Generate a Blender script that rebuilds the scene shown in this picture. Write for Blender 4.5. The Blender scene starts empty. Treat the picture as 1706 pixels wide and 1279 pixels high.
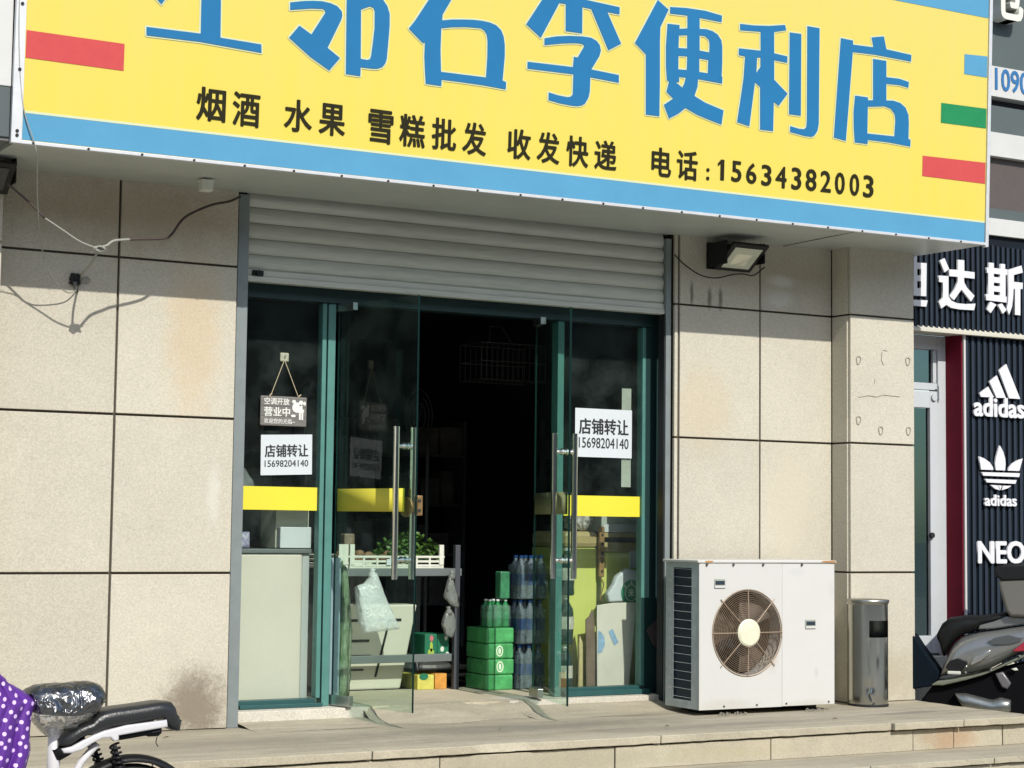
import bpy, bmesh, math, random, json
from mathutils import Vector, Matrix
random.seed(7)
sc = bpy.context.scene
C = sc.collection
# ------------------------------------------------------------------ camera
cd = bpy.data.cameras.new('camera'); cam = bpy.data.objects.new('camera', cd); C.objects.link(cam)
YAW, PITCH, ROLL, FPX = 0.5174557, 0.0761598, 0.0120678, 3104.11
f = Vector((math.sin(YAW)*math.cos(PITCH), math.cos(YAW)*math.cos(PITCH), math.sin(PITCH)))
r = Vector((math.cos(YAW), -math.sin(YAW), 0)); u = r.cross(f)
rr = r*math.cos(ROLL)+u*math.sin(ROLL); uu = -r*math.sin(ROLL)+u*math.cos(ROLL)
M = Matrix((rr, uu, -f)).transposed().to_4x4(); M.translation = Vector((0, -9.041, 1.0463))
cam.matrix_world = M
cd.sensor_width = 36; cd.lens = FPX/1706*36; cd.clip_start = .05; cd.clip_end = 400
sc.camera = cam
# ------------------------------------------------------------------ light
w = bpy.data.worlds.new('World'); sc.world = w; w.use_nodes = True
wn = w.node_tree.nodes; wl = w.node_tree.links
sky = wn.new('ShaderNodeTexSky'); sky.sky_type = 'NISHITA'; sky.sun_disc = False
SUN_EL = math.atan2(.80, math.hypot(.05, 1)); SUN_AZ = math.atan2(-.05, -1)
sky.sun_elevation = SUN_EL; sky.sun_rotation = SUN_AZ
wl.new(sky.outputs[0], wn['Background'].inputs[0]); wn['Background'].inputs[1].default_value = 0.15
sd = bpy.data.lights.new('sun', 'SUN'); sd.energy = 3.8; sd.angle = math.radians(.5); sd.color = (1, .965, .885)
so = bpy.data.objects.new('sun', sd); C.objects.link(so); so.location = (0, -20, 20)
so.rotation_euler = Vector((.05, 1, -.80)).to_track_quat('-Z', 'Y').to_euler()
vs = sc.view_settings; vs.view_transform = 'Standard'; vs.look = 'None'; vs.gamma = 1; vs.use_curve_mapping = False
vs.exposure = 0.27
DATA = json.loads(r'''{"zuo": [[[2.7386, 3.3589], [3.0055, 3.3649], [3.003, 3.5264], [3.0004, 3.5931], [2.9024, 3.5853], [2.8547, 3.5335], [2.82, 3.4969], [2.8075, 3.4766], [2.7879, 3.4939], [2.7144, 3.5414], [2.8019, 3.6176], [2.8477, 3.7099], [2.7341, 3.7061], [2.7324, 3.7499], [2.8572, 3.7596], [2.8913, 3.8654], [2.9688, 3.8563], [2.9454, 3.763], [3.2868, 3.7815], [3.2884, 3.74], [2.9275, 3.7266], [2.9119, 3.635], [3.2674, 3.661], [3.269, 3.6196], [3.0975, 3.6119], [3.1003, 3.5411], [3.105, 3.3593], [3.3144, 3.3559], [3.3167, 3.3157], [3.0051, 3.3258], [2.7402, 3.3199]]], "lin": [[[3.4565, 3.5829], [3.5266, 3.6004], [3.575, 3.6088], [3.6237, 3.614], [3.6693, 3.6114], [3.7077, 3.6013], [3.7313, 3.5802], [3.7359, 3.5597], [3.731, 3.5379], [3.6625, 3.3876], [3.7305, 3.346], [3.6761, 3.2772], [3.5742, 3.33], [3.4575, 3.4095], [3.5089, 3.4759], [3.5738, 3.4416], [3.6447, 3.5603], [3.6404, 3.572], [3.6289, 3.5773], [3.5652, 3.5695], [3.4579, 3.5466]], [[3.7567, 3.6404], [3.7475, 3.8864], [3.8315, 3.886], [3.8974, 3.8897], [3.9684, 3.8727], [3.9933, 3.8337], [3.987, 3.7933], [3.9468, 3.712], [3.9561, 3.6706], [3.9807, 3.6422], [3.9946, 3.6049], [3.9962, 3.5408], [3.9915, 3.4545], [3.9865, 3.3753], [3.9795, 3.353], [3.9646, 3.3332], [3.9377, 3.3207], [3.9144, 3.3176], [3.8448, 3.3155], [3.8445, 3.2712], [3.7658, 3.2715]]], "lin_hole": [[[3.8361, 3.6046], [3.8836, 3.6276], [3.9032, 3.6235], [3.9116, 3.6069], [3.914, 3.5219], [3.9077, 3.4499], [3.8998, 3.3778], [3.8934, 3.3627], [3.8781, 3.3564], [3.8433, 3.3577]], [[3.8401, 3.653], [3.9036, 3.7196], [3.9212, 3.7722], [3.9157, 3.8142], [3.8918, 3.8282], [3.8333, 3.8366]]], "lin2": [[[3.5663, 3.8391], [3.6157, 3.8296], [3.6473, 3.7925], [3.7326, 3.7532], [3.6964, 3.6982], [3.6192, 3.7354], [3.5717, 3.6964], [3.488, 3.6346], [3.4457, 3.6733], [3.5177, 3.7368], [3.5493, 3.7908]]], "you": [[[4.2106, 3.7091], [4.3138, 3.8776], [4.129, 3.8626], [4.1273, 3.9092], [4.3365, 3.9268], [4.3739, 4.0261], [4.4606, 4.0185], [4.4306, 3.9329], [4.7269, 3.9508], [4.7286, 3.9027], [4.4077, 3.8816], [4.3395, 3.7286], [4.2936, 3.6472], [4.2914, 3.616], [4.3471, 3.6285], [4.4122, 3.638], [4.4696, 3.6449], [4.5192, 3.6474], [4.5691, 3.6454], [4.6071, 3.6362], [4.6372, 3.6147], [4.6529, 3.5836], [4.6607, 3.5404], [4.6628, 3.4816], [4.6545, 3.355], [4.6568, 3.3516], [4.6758, 3.3485], [4.675, 3.3104], [4.5432, 3.3149], [4.399, 3.3146], [4.2994, 3.3126], [4.2985, 3.2799], [4.2099, 3.2801], [4.2027, 3.3469], [4.197, 3.4182], [4.1976, 3.4904], [4.1866, 3.4845], [4.1045, 3.5474], [4.1387, 3.5937]]], "you_hole": [[[4.288, 3.5756], [4.3485, 3.5897], [4.4299, 3.6025], [4.5164, 3.6084], [4.5374, 3.6004], [4.5527, 3.5805], [4.5592, 3.5483], [4.5607, 3.4677], [4.5563, 3.3569], [4.4222, 3.354], [4.294, 3.3517], [4.287, 3.4667]]], "li": [[[4.877, 3.8099], [4.8931, 3.8423], [4.7902, 3.8415], [4.7888, 3.8811], [5.019, 3.8867], [5.0162, 3.9718], [5.1244, 3.9763], [5.1274, 3.8882], [5.1522, 3.8515], [5.3624, 3.8434], [5.3624, 3.8056], [5.2844, 3.8063], [5.3778, 3.6478], [5.2988, 3.6012], [5.1832, 3.808], [5.127, 3.8098], [5.1299, 3.6688], [5.0281, 3.6669], [5.0233, 3.8109], [4.9838, 3.81], [4.8769, 3.6094], [4.7864, 3.6681]], [[4.8993, 3.6095], [4.9696, 3.6294], [5.0505, 3.6439], [5.1322, 3.6524], [5.1853, 3.6529], [5.2213, 3.6412], [5.2427, 3.6214], [5.2508, 3.592], [5.2417, 3.5604], [5.1939, 3.483], [5.3689, 3.4756], [5.3702, 3.435], [5.1894, 3.441], [5.1879, 3.361], [5.1812, 3.3299], [5.1617, 3.2972], [5.1444, 3.285], [5.1154, 3.2764], [5.0803, 3.2746], [5.0046, 3.2778], [4.9349, 3.2867], [4.9347, 3.3265], [4.9916, 3.3187], [5.0498, 3.316], [5.07, 3.321], [5.083, 3.3352], [5.0835, 3.4433], [4.8012, 3.436], [4.8016, 3.4717], [5.0793, 3.4804], [5.0833, 3.5363], [5.1067, 3.5359], [5.1468, 3.603], [5.1365, 3.6116], [5.11, 3.613], [5.075, 3.6091], [5.0054, 3.5974], [4.9005, 3.5738]]], "bian": [[[5.6076, 3.9204], [5.6805, 3.8771], [5.6293, 3.7727], [5.6283, 3.6957], [5.6355, 3.4693], [5.638, 3.2852], [5.5502, 3.2842], [5.5397, 3.6125], [5.4675, 3.6647]], [[5.6903, 3.894], [5.8, 3.9047], [5.9252, 3.9077], [6.0396, 3.8974], [6.0379, 3.8617], [5.8882, 3.8636], [5.8901, 3.8016], [5.9354, 3.8063], [5.9776, 3.8014], [6.0133, 3.7873], [6.0389, 3.759], [6.0463, 3.7252], [6.0489, 3.6386], [6.0471, 3.5572], [6.0522, 3.5549], [6.0519, 3.5184], [5.8883, 3.522], [5.8862, 3.4786], [5.867, 3.4245], [5.941, 3.3963], [6.0663, 3.3684], [6.0546, 3.2888], [5.9718, 3.305], [5.8875, 3.3237], [5.8104, 3.3516], [5.7634, 3.3145], [5.7028, 3.2804], [5.6665, 3.3511], [5.7266, 3.3927], [5.6812, 3.4251], [5.6964, 3.4829], [5.6825, 3.4896], [5.6735, 3.5596], [5.6699, 3.6731], [5.6762, 3.7994], [5.7549, 3.8034], [5.7556, 3.7823], [5.8091, 3.7928], [5.8068, 3.8643], [5.6914, 3.8588]]], "bian_hole": [[[5.7533, 3.7464], [5.8089, 3.7555], [5.8105, 3.6811], [5.752, 3.6759]], [[5.7534, 3.6331], [5.8125, 3.6383], [5.8121, 3.562], [5.7544, 3.5578]], [[5.8912, 3.766], [5.9296, 3.7668], [5.9546, 3.7501], [5.9601, 3.7306], [5.9603, 3.6798], [5.8938, 3.6811]], [[5.8931, 3.6378], [5.9546, 3.6374], [5.9534, 3.5622], [5.8954, 3.5621]], [[5.7618, 3.517], [5.8065, 3.52], [5.7992, 3.4904], [5.7849, 3.4611], [5.7374, 3.4853], [5.7627, 3.4886]]], "li4": [[[6.1663, 3.8696], [6.2582, 3.8741], [6.3668, 3.8868], [6.48, 3.9091], [6.4897, 3.8808], [6.4043, 3.8585], [6.4079, 3.7361], [6.5022, 3.7313], [6.501, 3.6955], [6.409, 3.6979], [6.4123, 3.5862], [6.5099, 3.5177], [6.4495, 3.4422], [6.4138, 3.4596], [6.4136, 3.2935], [6.3227, 3.2918], [6.3155, 3.5326], [6.2786, 3.5542], [6.2465, 3.3016], [6.1623, 3.315], [6.1813, 3.4425], [6.199, 3.5673], [6.2061, 3.691], [6.1616, 3.6937], [6.1619, 3.7305], [6.313, 3.7379], [6.3098, 3.8462], [6.1673, 3.8347]], [[6.5158, 3.8709], [6.5983, 3.8737], [6.6081, 3.4046], [6.5243, 3.4034]], [[6.6409, 3.9252], [6.7296, 3.926], [6.7351, 3.6011], [6.7393, 3.3743], [6.7315, 3.3315], [6.7135, 3.3056], [6.6913, 3.2923], [6.6427, 3.2915], [6.5354, 3.3029], [6.5344, 3.3353], [6.5969, 3.3278], [6.6341, 3.3292], [6.6502, 3.3429], [6.6535, 3.382], [6.6473, 3.6495]]], "li4_hole": [[[6.2889, 3.6964], [6.3127, 3.6996], [6.3143, 3.6469], [6.2864, 3.608]]], "dian": [[[6.888, 3.8905], [6.9781, 3.8892], [6.9788, 3.8651], [7.1327, 3.8712], [7.1178, 3.9272], [7.2092, 3.9462], [7.231, 3.8725], [7.4241, 3.8651], [7.4219, 3.8265], [7.1416, 3.8297], [6.9784, 3.8225], [6.9563, 3.5108], [6.9407, 3.2977], [6.8525, 3.3075]], [[7.1322, 3.8021], [7.2321, 3.804], [7.2347, 3.7074], [7.3346, 3.7112], [7.4084, 3.701], [7.4061, 3.668], [7.3356, 3.6744], [7.2357, 3.6689], [7.2384, 3.57], [7.2905, 3.5753], [7.3464, 3.568], [7.3869, 3.5453], [7.4104, 3.505], [7.4149, 3.4562], [7.4143, 3.3606], [7.4303, 3.3605], [7.4298, 3.3192], [7.2656, 3.3253], [7.1055, 3.3224], [7.1031, 3.2978], [7.0085, 3.2963], [6.9984, 3.3828], [6.9943, 3.4731], [7.0032, 3.5693], [7.0987, 3.5709], [7.0992, 3.554], [7.1389, 3.5589]]], "dian_hole": [[[7.0994, 3.5163], [7.2283, 3.5351], [7.276, 3.5256], [7.3045, 3.4984], [7.3118, 3.4624], [7.3057, 3.3648], [7.0999, 3.3582]]], "small": [["烟", 2.9985, 3.1457, 2.9533, 3.1141], ["酒", 3.18, 3.321, 2.9483, 3.1135], ["水", 3.4465, 3.5949, 2.9533, 3.1122], ["果", 3.6307, 3.7724, 2.9563, 3.1137], ["雪", 3.8977, 4.0368, 2.9474, 3.1162], ["糕", 4.071, 4.2161, 2.949, 3.1132], ["批", 4.2542, 4.3952, 2.9537, 3.1165], ["发", 4.4307, 4.5709, 2.9484, 3.1157], ["收", 4.6961, 4.8365, 2.9553, 3.1124], ["发", 4.8735, 5.0127, 2.9523, 3.117], ["快", 5.0541, 5.1922, 2.9523, 3.1154], ["递", 5.2304, 5.371, 2.955, 3.113], ["电", 5.5965, 5.7264, 2.9568, 3.1144], ["话", 5.7627, 5.9027, 2.9546, 3.1168], [":", 5.9608, 5.9835, 2.9688, 3.0354], ["1", 6.0393, 6.0823, 2.9779, 3.0934], ["5", 6.1319, 6.2021, 2.9787, 3.0965], ["6", 6.234, 6.3066, 2.9791, 3.0957], ["3", 6.3405, 6.4121, 2.978, 3.0969], ["4", 6.4404, 6.5187, 2.9764, 3.0993], ["3", 6.5532, 6.625, 2.9771, 3.1041], ["8", 6.6555, 6.7349, 2.9808, 3.1067], ["2", 6.7636, 6.8403, 2.9845, 3.1075], ["0", 6.8692, 6.9423, 2.9826, 3.1097], ["0", 6.9782, 7.0497, 2.9846, 3.1123], ["3", 7.0792, 7.1582, 2.9843, 3.1144]], "stripes": {"redL": [[2.163, 3.2647], [2.1682, 3.1391], [2.6365, 3.2648], [2.6388, 3.1381]], "blueR": [[7.849, 3.929], [7.8472, 3.8078], [8.0347, 3.9396], [8.033, 3.81]], "greenR": [[7.6695, 3.6102], [7.6678, 3.4903], [8.0279, 3.6176], [8.0309, 3.4963]], "redR": [[7.5314, 3.2761], [7.5299, 3.1537], [8.0312, 3.2866], [8.0295, 3.1578]], "bandtop": [[2.1895, 2.8895], [4.7549, 2.8846], [8.0404, 2.9166]], "topband": [[7.2377, 4.167], [8.0239, 4.1748]], "bot": [[2.1838, 2.7656], [4.759, 2.7655], [8.0433, 2.7996]], "edge": [[2.1495, 2.7399], [2.1574, 3.3985], [2.1276, 3.394], [8.0557, 4.2907], [8.0538, 2.7748], [8.0444, 3.5495]]}, "nchars": [["达", 8.2501, 8.5655, 2.4732, 2.8055], ["斯", 8.6599, 8.9916, 2.466, 2.8119]], "nchar_di": [7.829, 8.1486, 2.4638, 2.7942], "peaks": [[[8.6142, 1.9461], [8.6911, 1.9905], [8.7406, 1.9228], [8.6264, 1.9212]], [[8.7008, 2.0259], [8.7673, 2.0678], [8.8463, 1.924], [8.7626, 1.9214]], [[8.785, 2.1038], [8.8519, 2.1472], [8.9737, 1.9226], [8.8733, 1.9228]]], "tre": [[[8.6071, 1.5337], [8.6536, 1.5211], [8.7001, 1.497], [8.728, 1.4653], [8.7294, 1.4491], [8.6218, 1.4486]], [[8.7892, 1.6099], [8.8187, 1.5701], [8.8355, 1.524], [8.8383, 1.4891], [8.8331, 1.4482], [8.7513, 1.4485], [8.7455, 1.4924], [8.7553, 1.5333], [8.7715, 1.5745]], [[8.9914, 1.5307], [8.945, 1.5177], [8.9002, 1.4966], [8.8681, 1.4689], [8.8552, 1.4476], [8.9601, 1.4479]], [[8.6294, 1.4327], [8.9647, 1.434], [8.958, 1.4081], [8.6416, 1.4099]], [[8.657, 1.3895], [8.9355, 1.3877], [8.924, 1.3629], [8.6723, 1.3667]], [[8.7034, 1.3512], [8.766, 1.3502], [8.786, 1.3181], [8.7453, 1.3266]], [[8.7754, 1.3504], [8.8037, 1.3487], [8.7892, 1.3182]], [[8.8194, 1.349], [8.889, 1.3493], [8.8555, 1.3323], [8.8002, 1.3184]]], "adi1": [8.5624, 9.0137, 1.7939, 1.9237], "adi2": [8.6507, 8.9364, 1.2148, 1.2889], "neo": [8.5901, 9.0075, 0.8412, 0.9889], "phone": [8.6772, 9.0953, 3.9734, 4.1239], "cang": [8.7144, 8.991, 4.4128, 4.8161], "b_saddle": [[1.7557, 0.4579], [1.7703, 0.4723], [1.7926, 0.4809], [1.8381, 0.4844], [1.8954, 0.4841], [1.9415, 0.4894], [1.9803, 0.4883], [2.008, 0.4761], [2.0225, 0.4491], [2.0194, 0.4189], [2.0065, 0.3929], [1.9836, 0.3787], [1.9374, 0.3692], [1.8836, 0.3713], [1.83, 0.3771], [1.7958, 0.3822], [1.7708, 0.3961], [1.7775, 0.4238], [1.76, 0.4392]], "b_wrap": [[1.7576, 0.4579], [1.7926, 0.482], [1.838, 0.4858], [1.8954, 0.4856], [1.9415, 0.4902], [1.9803, 0.4894], [2.0099, 0.4779], [2.0244, 0.449], [2.0197, 0.4113], [1.9992, 0.3781], [1.9611, 0.3532], [1.9251, 0.3321], [1.9257, 0.3115], [1.9159, 0.3157], [1.8851, 0.3226], [1.8437, 0.302], [1.8323, 0.3044], [1.8049, 0.3335], [1.7716, 0.372], [1.7671, 0.3944], [1.7756, 0.4238]], "b_bag": [[1.9192, 0.3343], [1.9535, 0.3497], [1.9766, 0.3545], [2.0028, 0.3874], [2.0534, 0.3968], [2.1323, 0.4035], [2.2241, 0.4136], [2.2687, 0.4101], [2.2791, 0.3981], [2.2903, 0.3591], [2.3112, 0.3409], [2.2952, 0.332], [2.3041, 0.3027], [2.2714, 0.3079], [2.2466, 0.3263], [2.2419, 0.3514], [2.1341, 0.3386], [2.0164, 0.3226], [1.9396, 0.2978], [1.902, 0.2695], [1.8675, 0.2711], [1.8649, 0.2936], [1.8854, 0.3114]], "b_rail": [[1.8677, 0.2674], [1.9019, 0.2733], [1.9398, 0.2921], [1.9779, 0.3092], [2.0164, 0.3226], [2.0945, 0.3383], [2.2399, 0.3515], [2.2446, 0.3263], [2.1349, 0.3119], [2.0679, 0.3041], [2.0684, 0.2882], [2.0508, 0.2833], [2.0367, 0.2972], [2.0094, 0.2965], [1.9711, 0.2794], [1.9407, 0.2602], [1.9026, 0.2508], [1.8758, 0.2521]], "b_pack": [[2.0719, 0.3032], [2.2346, 0.3229], [2.2352, 0.3018], [2.2234, 0.2908], [2.1873, 0.2905], [2.1792, 0.2947], [2.0744, 0.2822]], "b_tube": [[1.8417, 0.3059], [1.8852, 0.3189], [1.8914, 0.3037], [1.8635, 0.2788], [1.8836, 0.2443], [1.8833, 0.194], [1.8395, 0.1963]], "b_stay": [[1.912, 0.1924], [1.9337, 0.2381], [1.9788, 0.281], [2.0019, 0.2874], [1.9947, 0.2689], [1.9416, 0.2302], [1.9274, 0.1916]], "b_pts": [[2.0099, 0.2795], [2.028, 0.1957], [2.0549, 0.2775], [2.079, 0.1931], [2.1333, 0.2263], [2.1348, 0.175], [1.8661, 0.1949], [1.859, 0.3014], [2.2497, 0.1842]], "b_cover": [[1.6228, 0.5396], [1.668, 0.5125], [1.6759, 0.4975], [1.7138, 0.4778], [1.7444, 0.4583], [1.7637, 0.4428], [1.7792, 0.4274], [1.7673, 0.387], [1.7636, 0.3278], [1.7657, 0.2611], [1.7486, 0.2103], [1.7348, 0.1742], [1.703, 0.1245], [1.6077, 0.112], [1.5258, 0.1712], [1.5099, 0.317], [1.5412, 0.4614]], "s_seat": [[0.1157, 0.4101], [0.148, 0.476], [0.1962, 0.5138], [0.2838, 0.5299], [0.3789, 0.5324], [0.4736, 0.5453], [0.5326, 0.5589], [0.5676, 0.5357], [0.5519, 0.5273], [0.4732, 0.493], [0.3785, 0.4662], [0.3625, 0.4415], [0.2672, 0.4064], [0.2192, 0.3645], [0.1549, 0.2654], [0.1353, 0.3458], [0.1195, 0.3777]], "s_grab": [[0.3786, 0.4783], [0.5363, 0.5349], [0.6768, 0.5306], [0.8318, 0.5506], [0.8314, 0.5107], [0.6375, 0.4894], [0.4729, 0.4567], [0.3705, 0.4498]], "s_panel": [[0.1343, 0.1514], [0.1627, 0.2413], [0.2112, 0.3481], [0.2671, 0.3983], [0.3624, 0.4334], [0.4729, 0.4527], [0.6374, 0.4814], [0.8316, 0.5267], [0.8696, 0.4799], [0.7918, 0.398], [0.675, 0.3305], [0.636, 0.3133], [0.5342, 0.2619], [0.4397, 0.2106], [0.337, 0.1788], [0.2657, 0.1682], [0.2021, 0.1619]], "s_dark": [[0.1785, 0.2176], [0.2026, 0.2548], [0.2505, 0.2726], [0.3059, 0.2583], [0.3098, 0.2423], [0.2618, 0.1802], [0.2181, 0.1786], [0.1944, 0.198]], "s_edge": [[0.0941, 0.1094], [0.1302, 0.131], [0.202, 0.1417], [0.337, 0.1708], [0.4396, 0.2025], [0.5341, 0.2539], [0.6359, 0.3053], [0.83, 0.3673], [0.8299, 0.3554], [0.6436, 0.2896], [0.5182, 0.2293], [0.408, 0.1773], [0.2972, 0.1412], [0.162, 0.1039], [0.0941, 0.1013]], "s_floor": [[-0.0694, 0.421], [-0.017, 0.398], [0.019, 0.3422], [0.0828, 0.2549], [0.1345, 0.1837], [0.1343, 0.1473], [0.09, 0.0931], [-0.0104, 0.0731], [-0.0709, 0.0627]], "s_box": [[0.4948, 0.7474], [0.5382, 0.7685], [0.8341, 0.7824], [0.8317, 0.5347], [0.5676, 0.5317], [0.5366, 0.5671], [0.5137, 0.6551]], "s_lid": [[0.4679, 0.8317], [0.5231, 0.8489], [0.8349, 0.8704], [0.8494, 0.7667], [0.5223, 0.748], [0.4754, 0.7793]], "s_tail": [[0.5738, 0.3273], [0.6365, 0.3773], [0.6756, 0.3945], [0.7218, 0.364], [0.6595, 0.33], [0.5971, 0.3241]], "s_lamp": [[0.4291, 0.379], [0.4725, 0.4044], [0.5511, 0.4228], [0.6368, 0.4093], [0.621, 0.3848], [0.5663, 0.3671], [0.4722, 0.3602]], "s_muf": [[0.2333, 0.0582], [0.2967, 0.0607], [0.454, 0.0267], [0.5012, 0.0446], [0.5635, 0.0311], [0.563, -0.0407], [0.5159, -0.0666], [0.4377, -0.0619], [0.2803, -0.0284], [0.2489, 0.0186]], "s_engine": [[0.09, 0.0931], [0.2972, 0.1412], [0.5182, 0.2213], [0.6744, 0.2666], [0.9061, 0.2903], [0.9023, -0.0739], [0.5157, -0.0906], [0.3592, -0.0492], [0.1214, -0.0269], [0.0093, -0.0153]], "s_badge": [[0.3256, 0.2388], [0.3536, 0.2881], [0.3931, 0.3055], [0.4445, 0.3272], [0.4404, 0.303], [0.3928, 0.2636], [0.3374, 0.2352]], "s_shock": [[0.4709, 0.1876], [0.518, 0.1973], [0.5643, 0.131], [0.5445, 0.0943], [0.5095, 0.1049]], "s_spark": [[0.5651, 0.2189], [0.5963, 0.2256], [0.6079, 0.2124], [0.5884, 0.2078]], "s_shield": [[-0.0694, 0.4291], [-0.1334, 0.6648], [-0.2472, 0.7858], [-0.28, 0.7769], [-0.1825, 0.5652], [-0.11, 0.3871], [-0.0699, 0.2905]], "n_da": [[[8.2575, 2.7813], [8.2984, 2.8011], [8.3377, 2.7329], [8.2977, 2.7078]], [[8.3377, 2.7311], [8.4139, 2.7343], [8.4145, 2.8005], [8.468, 2.8012], [8.4674, 2.7312], [8.5567, 2.7299], [8.5563, 2.6874], [8.4646, 2.6878], [8.4668, 2.6558], [8.4885, 2.6252], [8.5553, 2.5749], [8.5243, 2.5358], [8.442, 2.608], [8.3784, 2.5347], [8.3363, 2.5591], [8.385, 2.6084], [8.4096, 2.656], [8.4099, 2.6882], [8.3373, 2.6871]], [[8.2496, 2.6849], [8.3313, 2.6867], [8.3303, 2.5541], [8.3566, 2.5286], [8.4024, 2.5163], [8.4753, 2.5159], [8.5634, 2.5248], [8.5508, 2.4806], [8.4264, 2.4777], [8.3538, 2.4827], [8.3118, 2.4999], [8.2696, 2.4724], [8.246, 2.5162], [8.2821, 2.5461], [8.2828, 2.6419], [8.2493, 2.6439]]], "n_si": [[[8.6644, 2.7699], [8.6843, 2.7696], [8.6846, 2.804], [8.7269, 2.8037], [8.7265, 2.7711], [8.7865, 2.7712], [8.7868, 2.8039], [8.8269, 2.8043], [8.8266, 2.7716], [8.8467, 2.7713], [8.8463, 2.7339], [8.8299, 2.7345], [8.8283, 2.5898], [8.8384, 2.5896], [8.8367, 2.5504], [8.6573, 2.5545], [8.6553, 2.5941], [8.6751, 2.5937], [8.6765, 2.7337], [8.6641, 2.7346]], [[8.7262, 2.7339], [8.7811, 2.7335], [8.7808, 2.7121], [8.7259, 2.7125]], [[8.7256, 2.6753], [8.7804, 2.6748], [8.7802, 2.6524], [8.7253, 2.653]], [[8.7249, 2.6168], [8.7798, 2.6161], [8.7796, 2.5929], [8.7247, 2.5935]], [[8.6969, 2.5461], [8.7465, 2.5311], [8.6961, 2.472], [8.6592, 2.4973]], [[8.7589, 2.5301], [8.7965, 2.542], [8.8362, 2.5019], [8.802, 2.4736]], [[8.8542, 2.7691], [8.9735, 2.8067], [8.9856, 2.7607], [8.9043, 2.7384], [8.9038, 2.6934], [8.9848, 2.693], [8.9818, 2.6506], [8.9615, 2.6509], [8.9594, 2.4748], [8.9113, 2.4753], [8.9133, 2.6474], [8.9007, 2.6464], [8.8949, 2.5806], [8.8842, 2.5238], [8.8584, 2.4708], [8.8363, 2.5112], [8.8492, 2.5494], [8.8537, 2.615]]], "n_di": [[[8.0367, 2.7995], [8.065, 2.8019], [8.0647, 2.7538], [8.1463, 2.7559], [8.1414, 2.5424], [8.0352, 2.5402]], [[8.0668, 2.7133], [8.0987, 2.714], [8.0984, 2.6732], [8.0665, 2.6725]], [[8.0663, 2.6346], [8.0982, 2.6352], [8.0979, 2.5899], [8.0661, 2.5894]], [[8.035, 2.5131], [8.1531, 2.5169], [8.141, 2.4754], [8.0348, 2.4752]]]}''')
# ------------------------------------------------------------------ materials
MATS = {}
def nt(m): return m.node_tree.nodes, m.node_tree.links
def mat(name, col, rough=.6, metal=0, noise=0, nscale=20, bump=0, bscale=60, spec=.5, alpha=1, col2=None, coat=0, stretch=None):
    if name in MATS: return MATS[name]
    m = bpy.data.materials.new(name); m.use_nodes = True; n, l = nt(m); b = n['Principled BSDF']
    b.inputs['Base Color'].default_value = (*col, 1); b.inputs['Roughness'].default_value = rough
    b.inputs['Metallic'].default_value = metal; b.inputs['Specular IOR Level'].default_value = spec
    b.inputs['Alpha'].default_value = alpha; b.inputs['Coat Weight'].default_value = coat
    g = n.new('ShaderNodeNewGeometry'); src = g.outputs['Position']
    if stretch:
        mp = n.new('ShaderNodeMapping'); mp.inputs['Scale'].default_value = stretch; l.new(src, mp.inputs[0]); src = mp.outputs[0]
    if noise or col2:
        t = n.new('ShaderNodeTexNoise'); t.inputs['Scale'].default_value = nscale; t.inputs['Detail'].default_value = 6; t.inputs['Roughness'].default_value = .65
        l.new(src, t.inputs['Vector'])
        ra = n.new('ShaderNodeValToRGB'); e = ra.color_ramp.elements; e[0].position = .3; e[1].position = .7
        c2 = col2 or tuple(c*(1-noise) for c in col); c1 = col if col2 else tuple(min(1, c*(1+noise*.5)) for c in col)
        e[0].color = (*c2, 1); e[1].color = (*c1, 1)
        l.new(t.outputs[0], ra.inputs[0]); l.new(ra.outputs[0], b.inputs['Base Color'])
    if bump:
        t2 = n.new('ShaderNodeTexNoise'); t2.inputs['Scale'].default_value = bscale; t2.inputs['Detail'].default_value = 5
        l.new(src, t2.inputs['Vector'])
        bp = n.new('ShaderNodeBump'); bp.inputs['Strength'].default_value = bump; bp.inputs['Distance'].default_value = .01
        l.new(t2.outputs[0], bp.inputs['Height']); l.new(bp.outputs[0], b.inputs['Normal'])
    MATS[name] = m; return m
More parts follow.
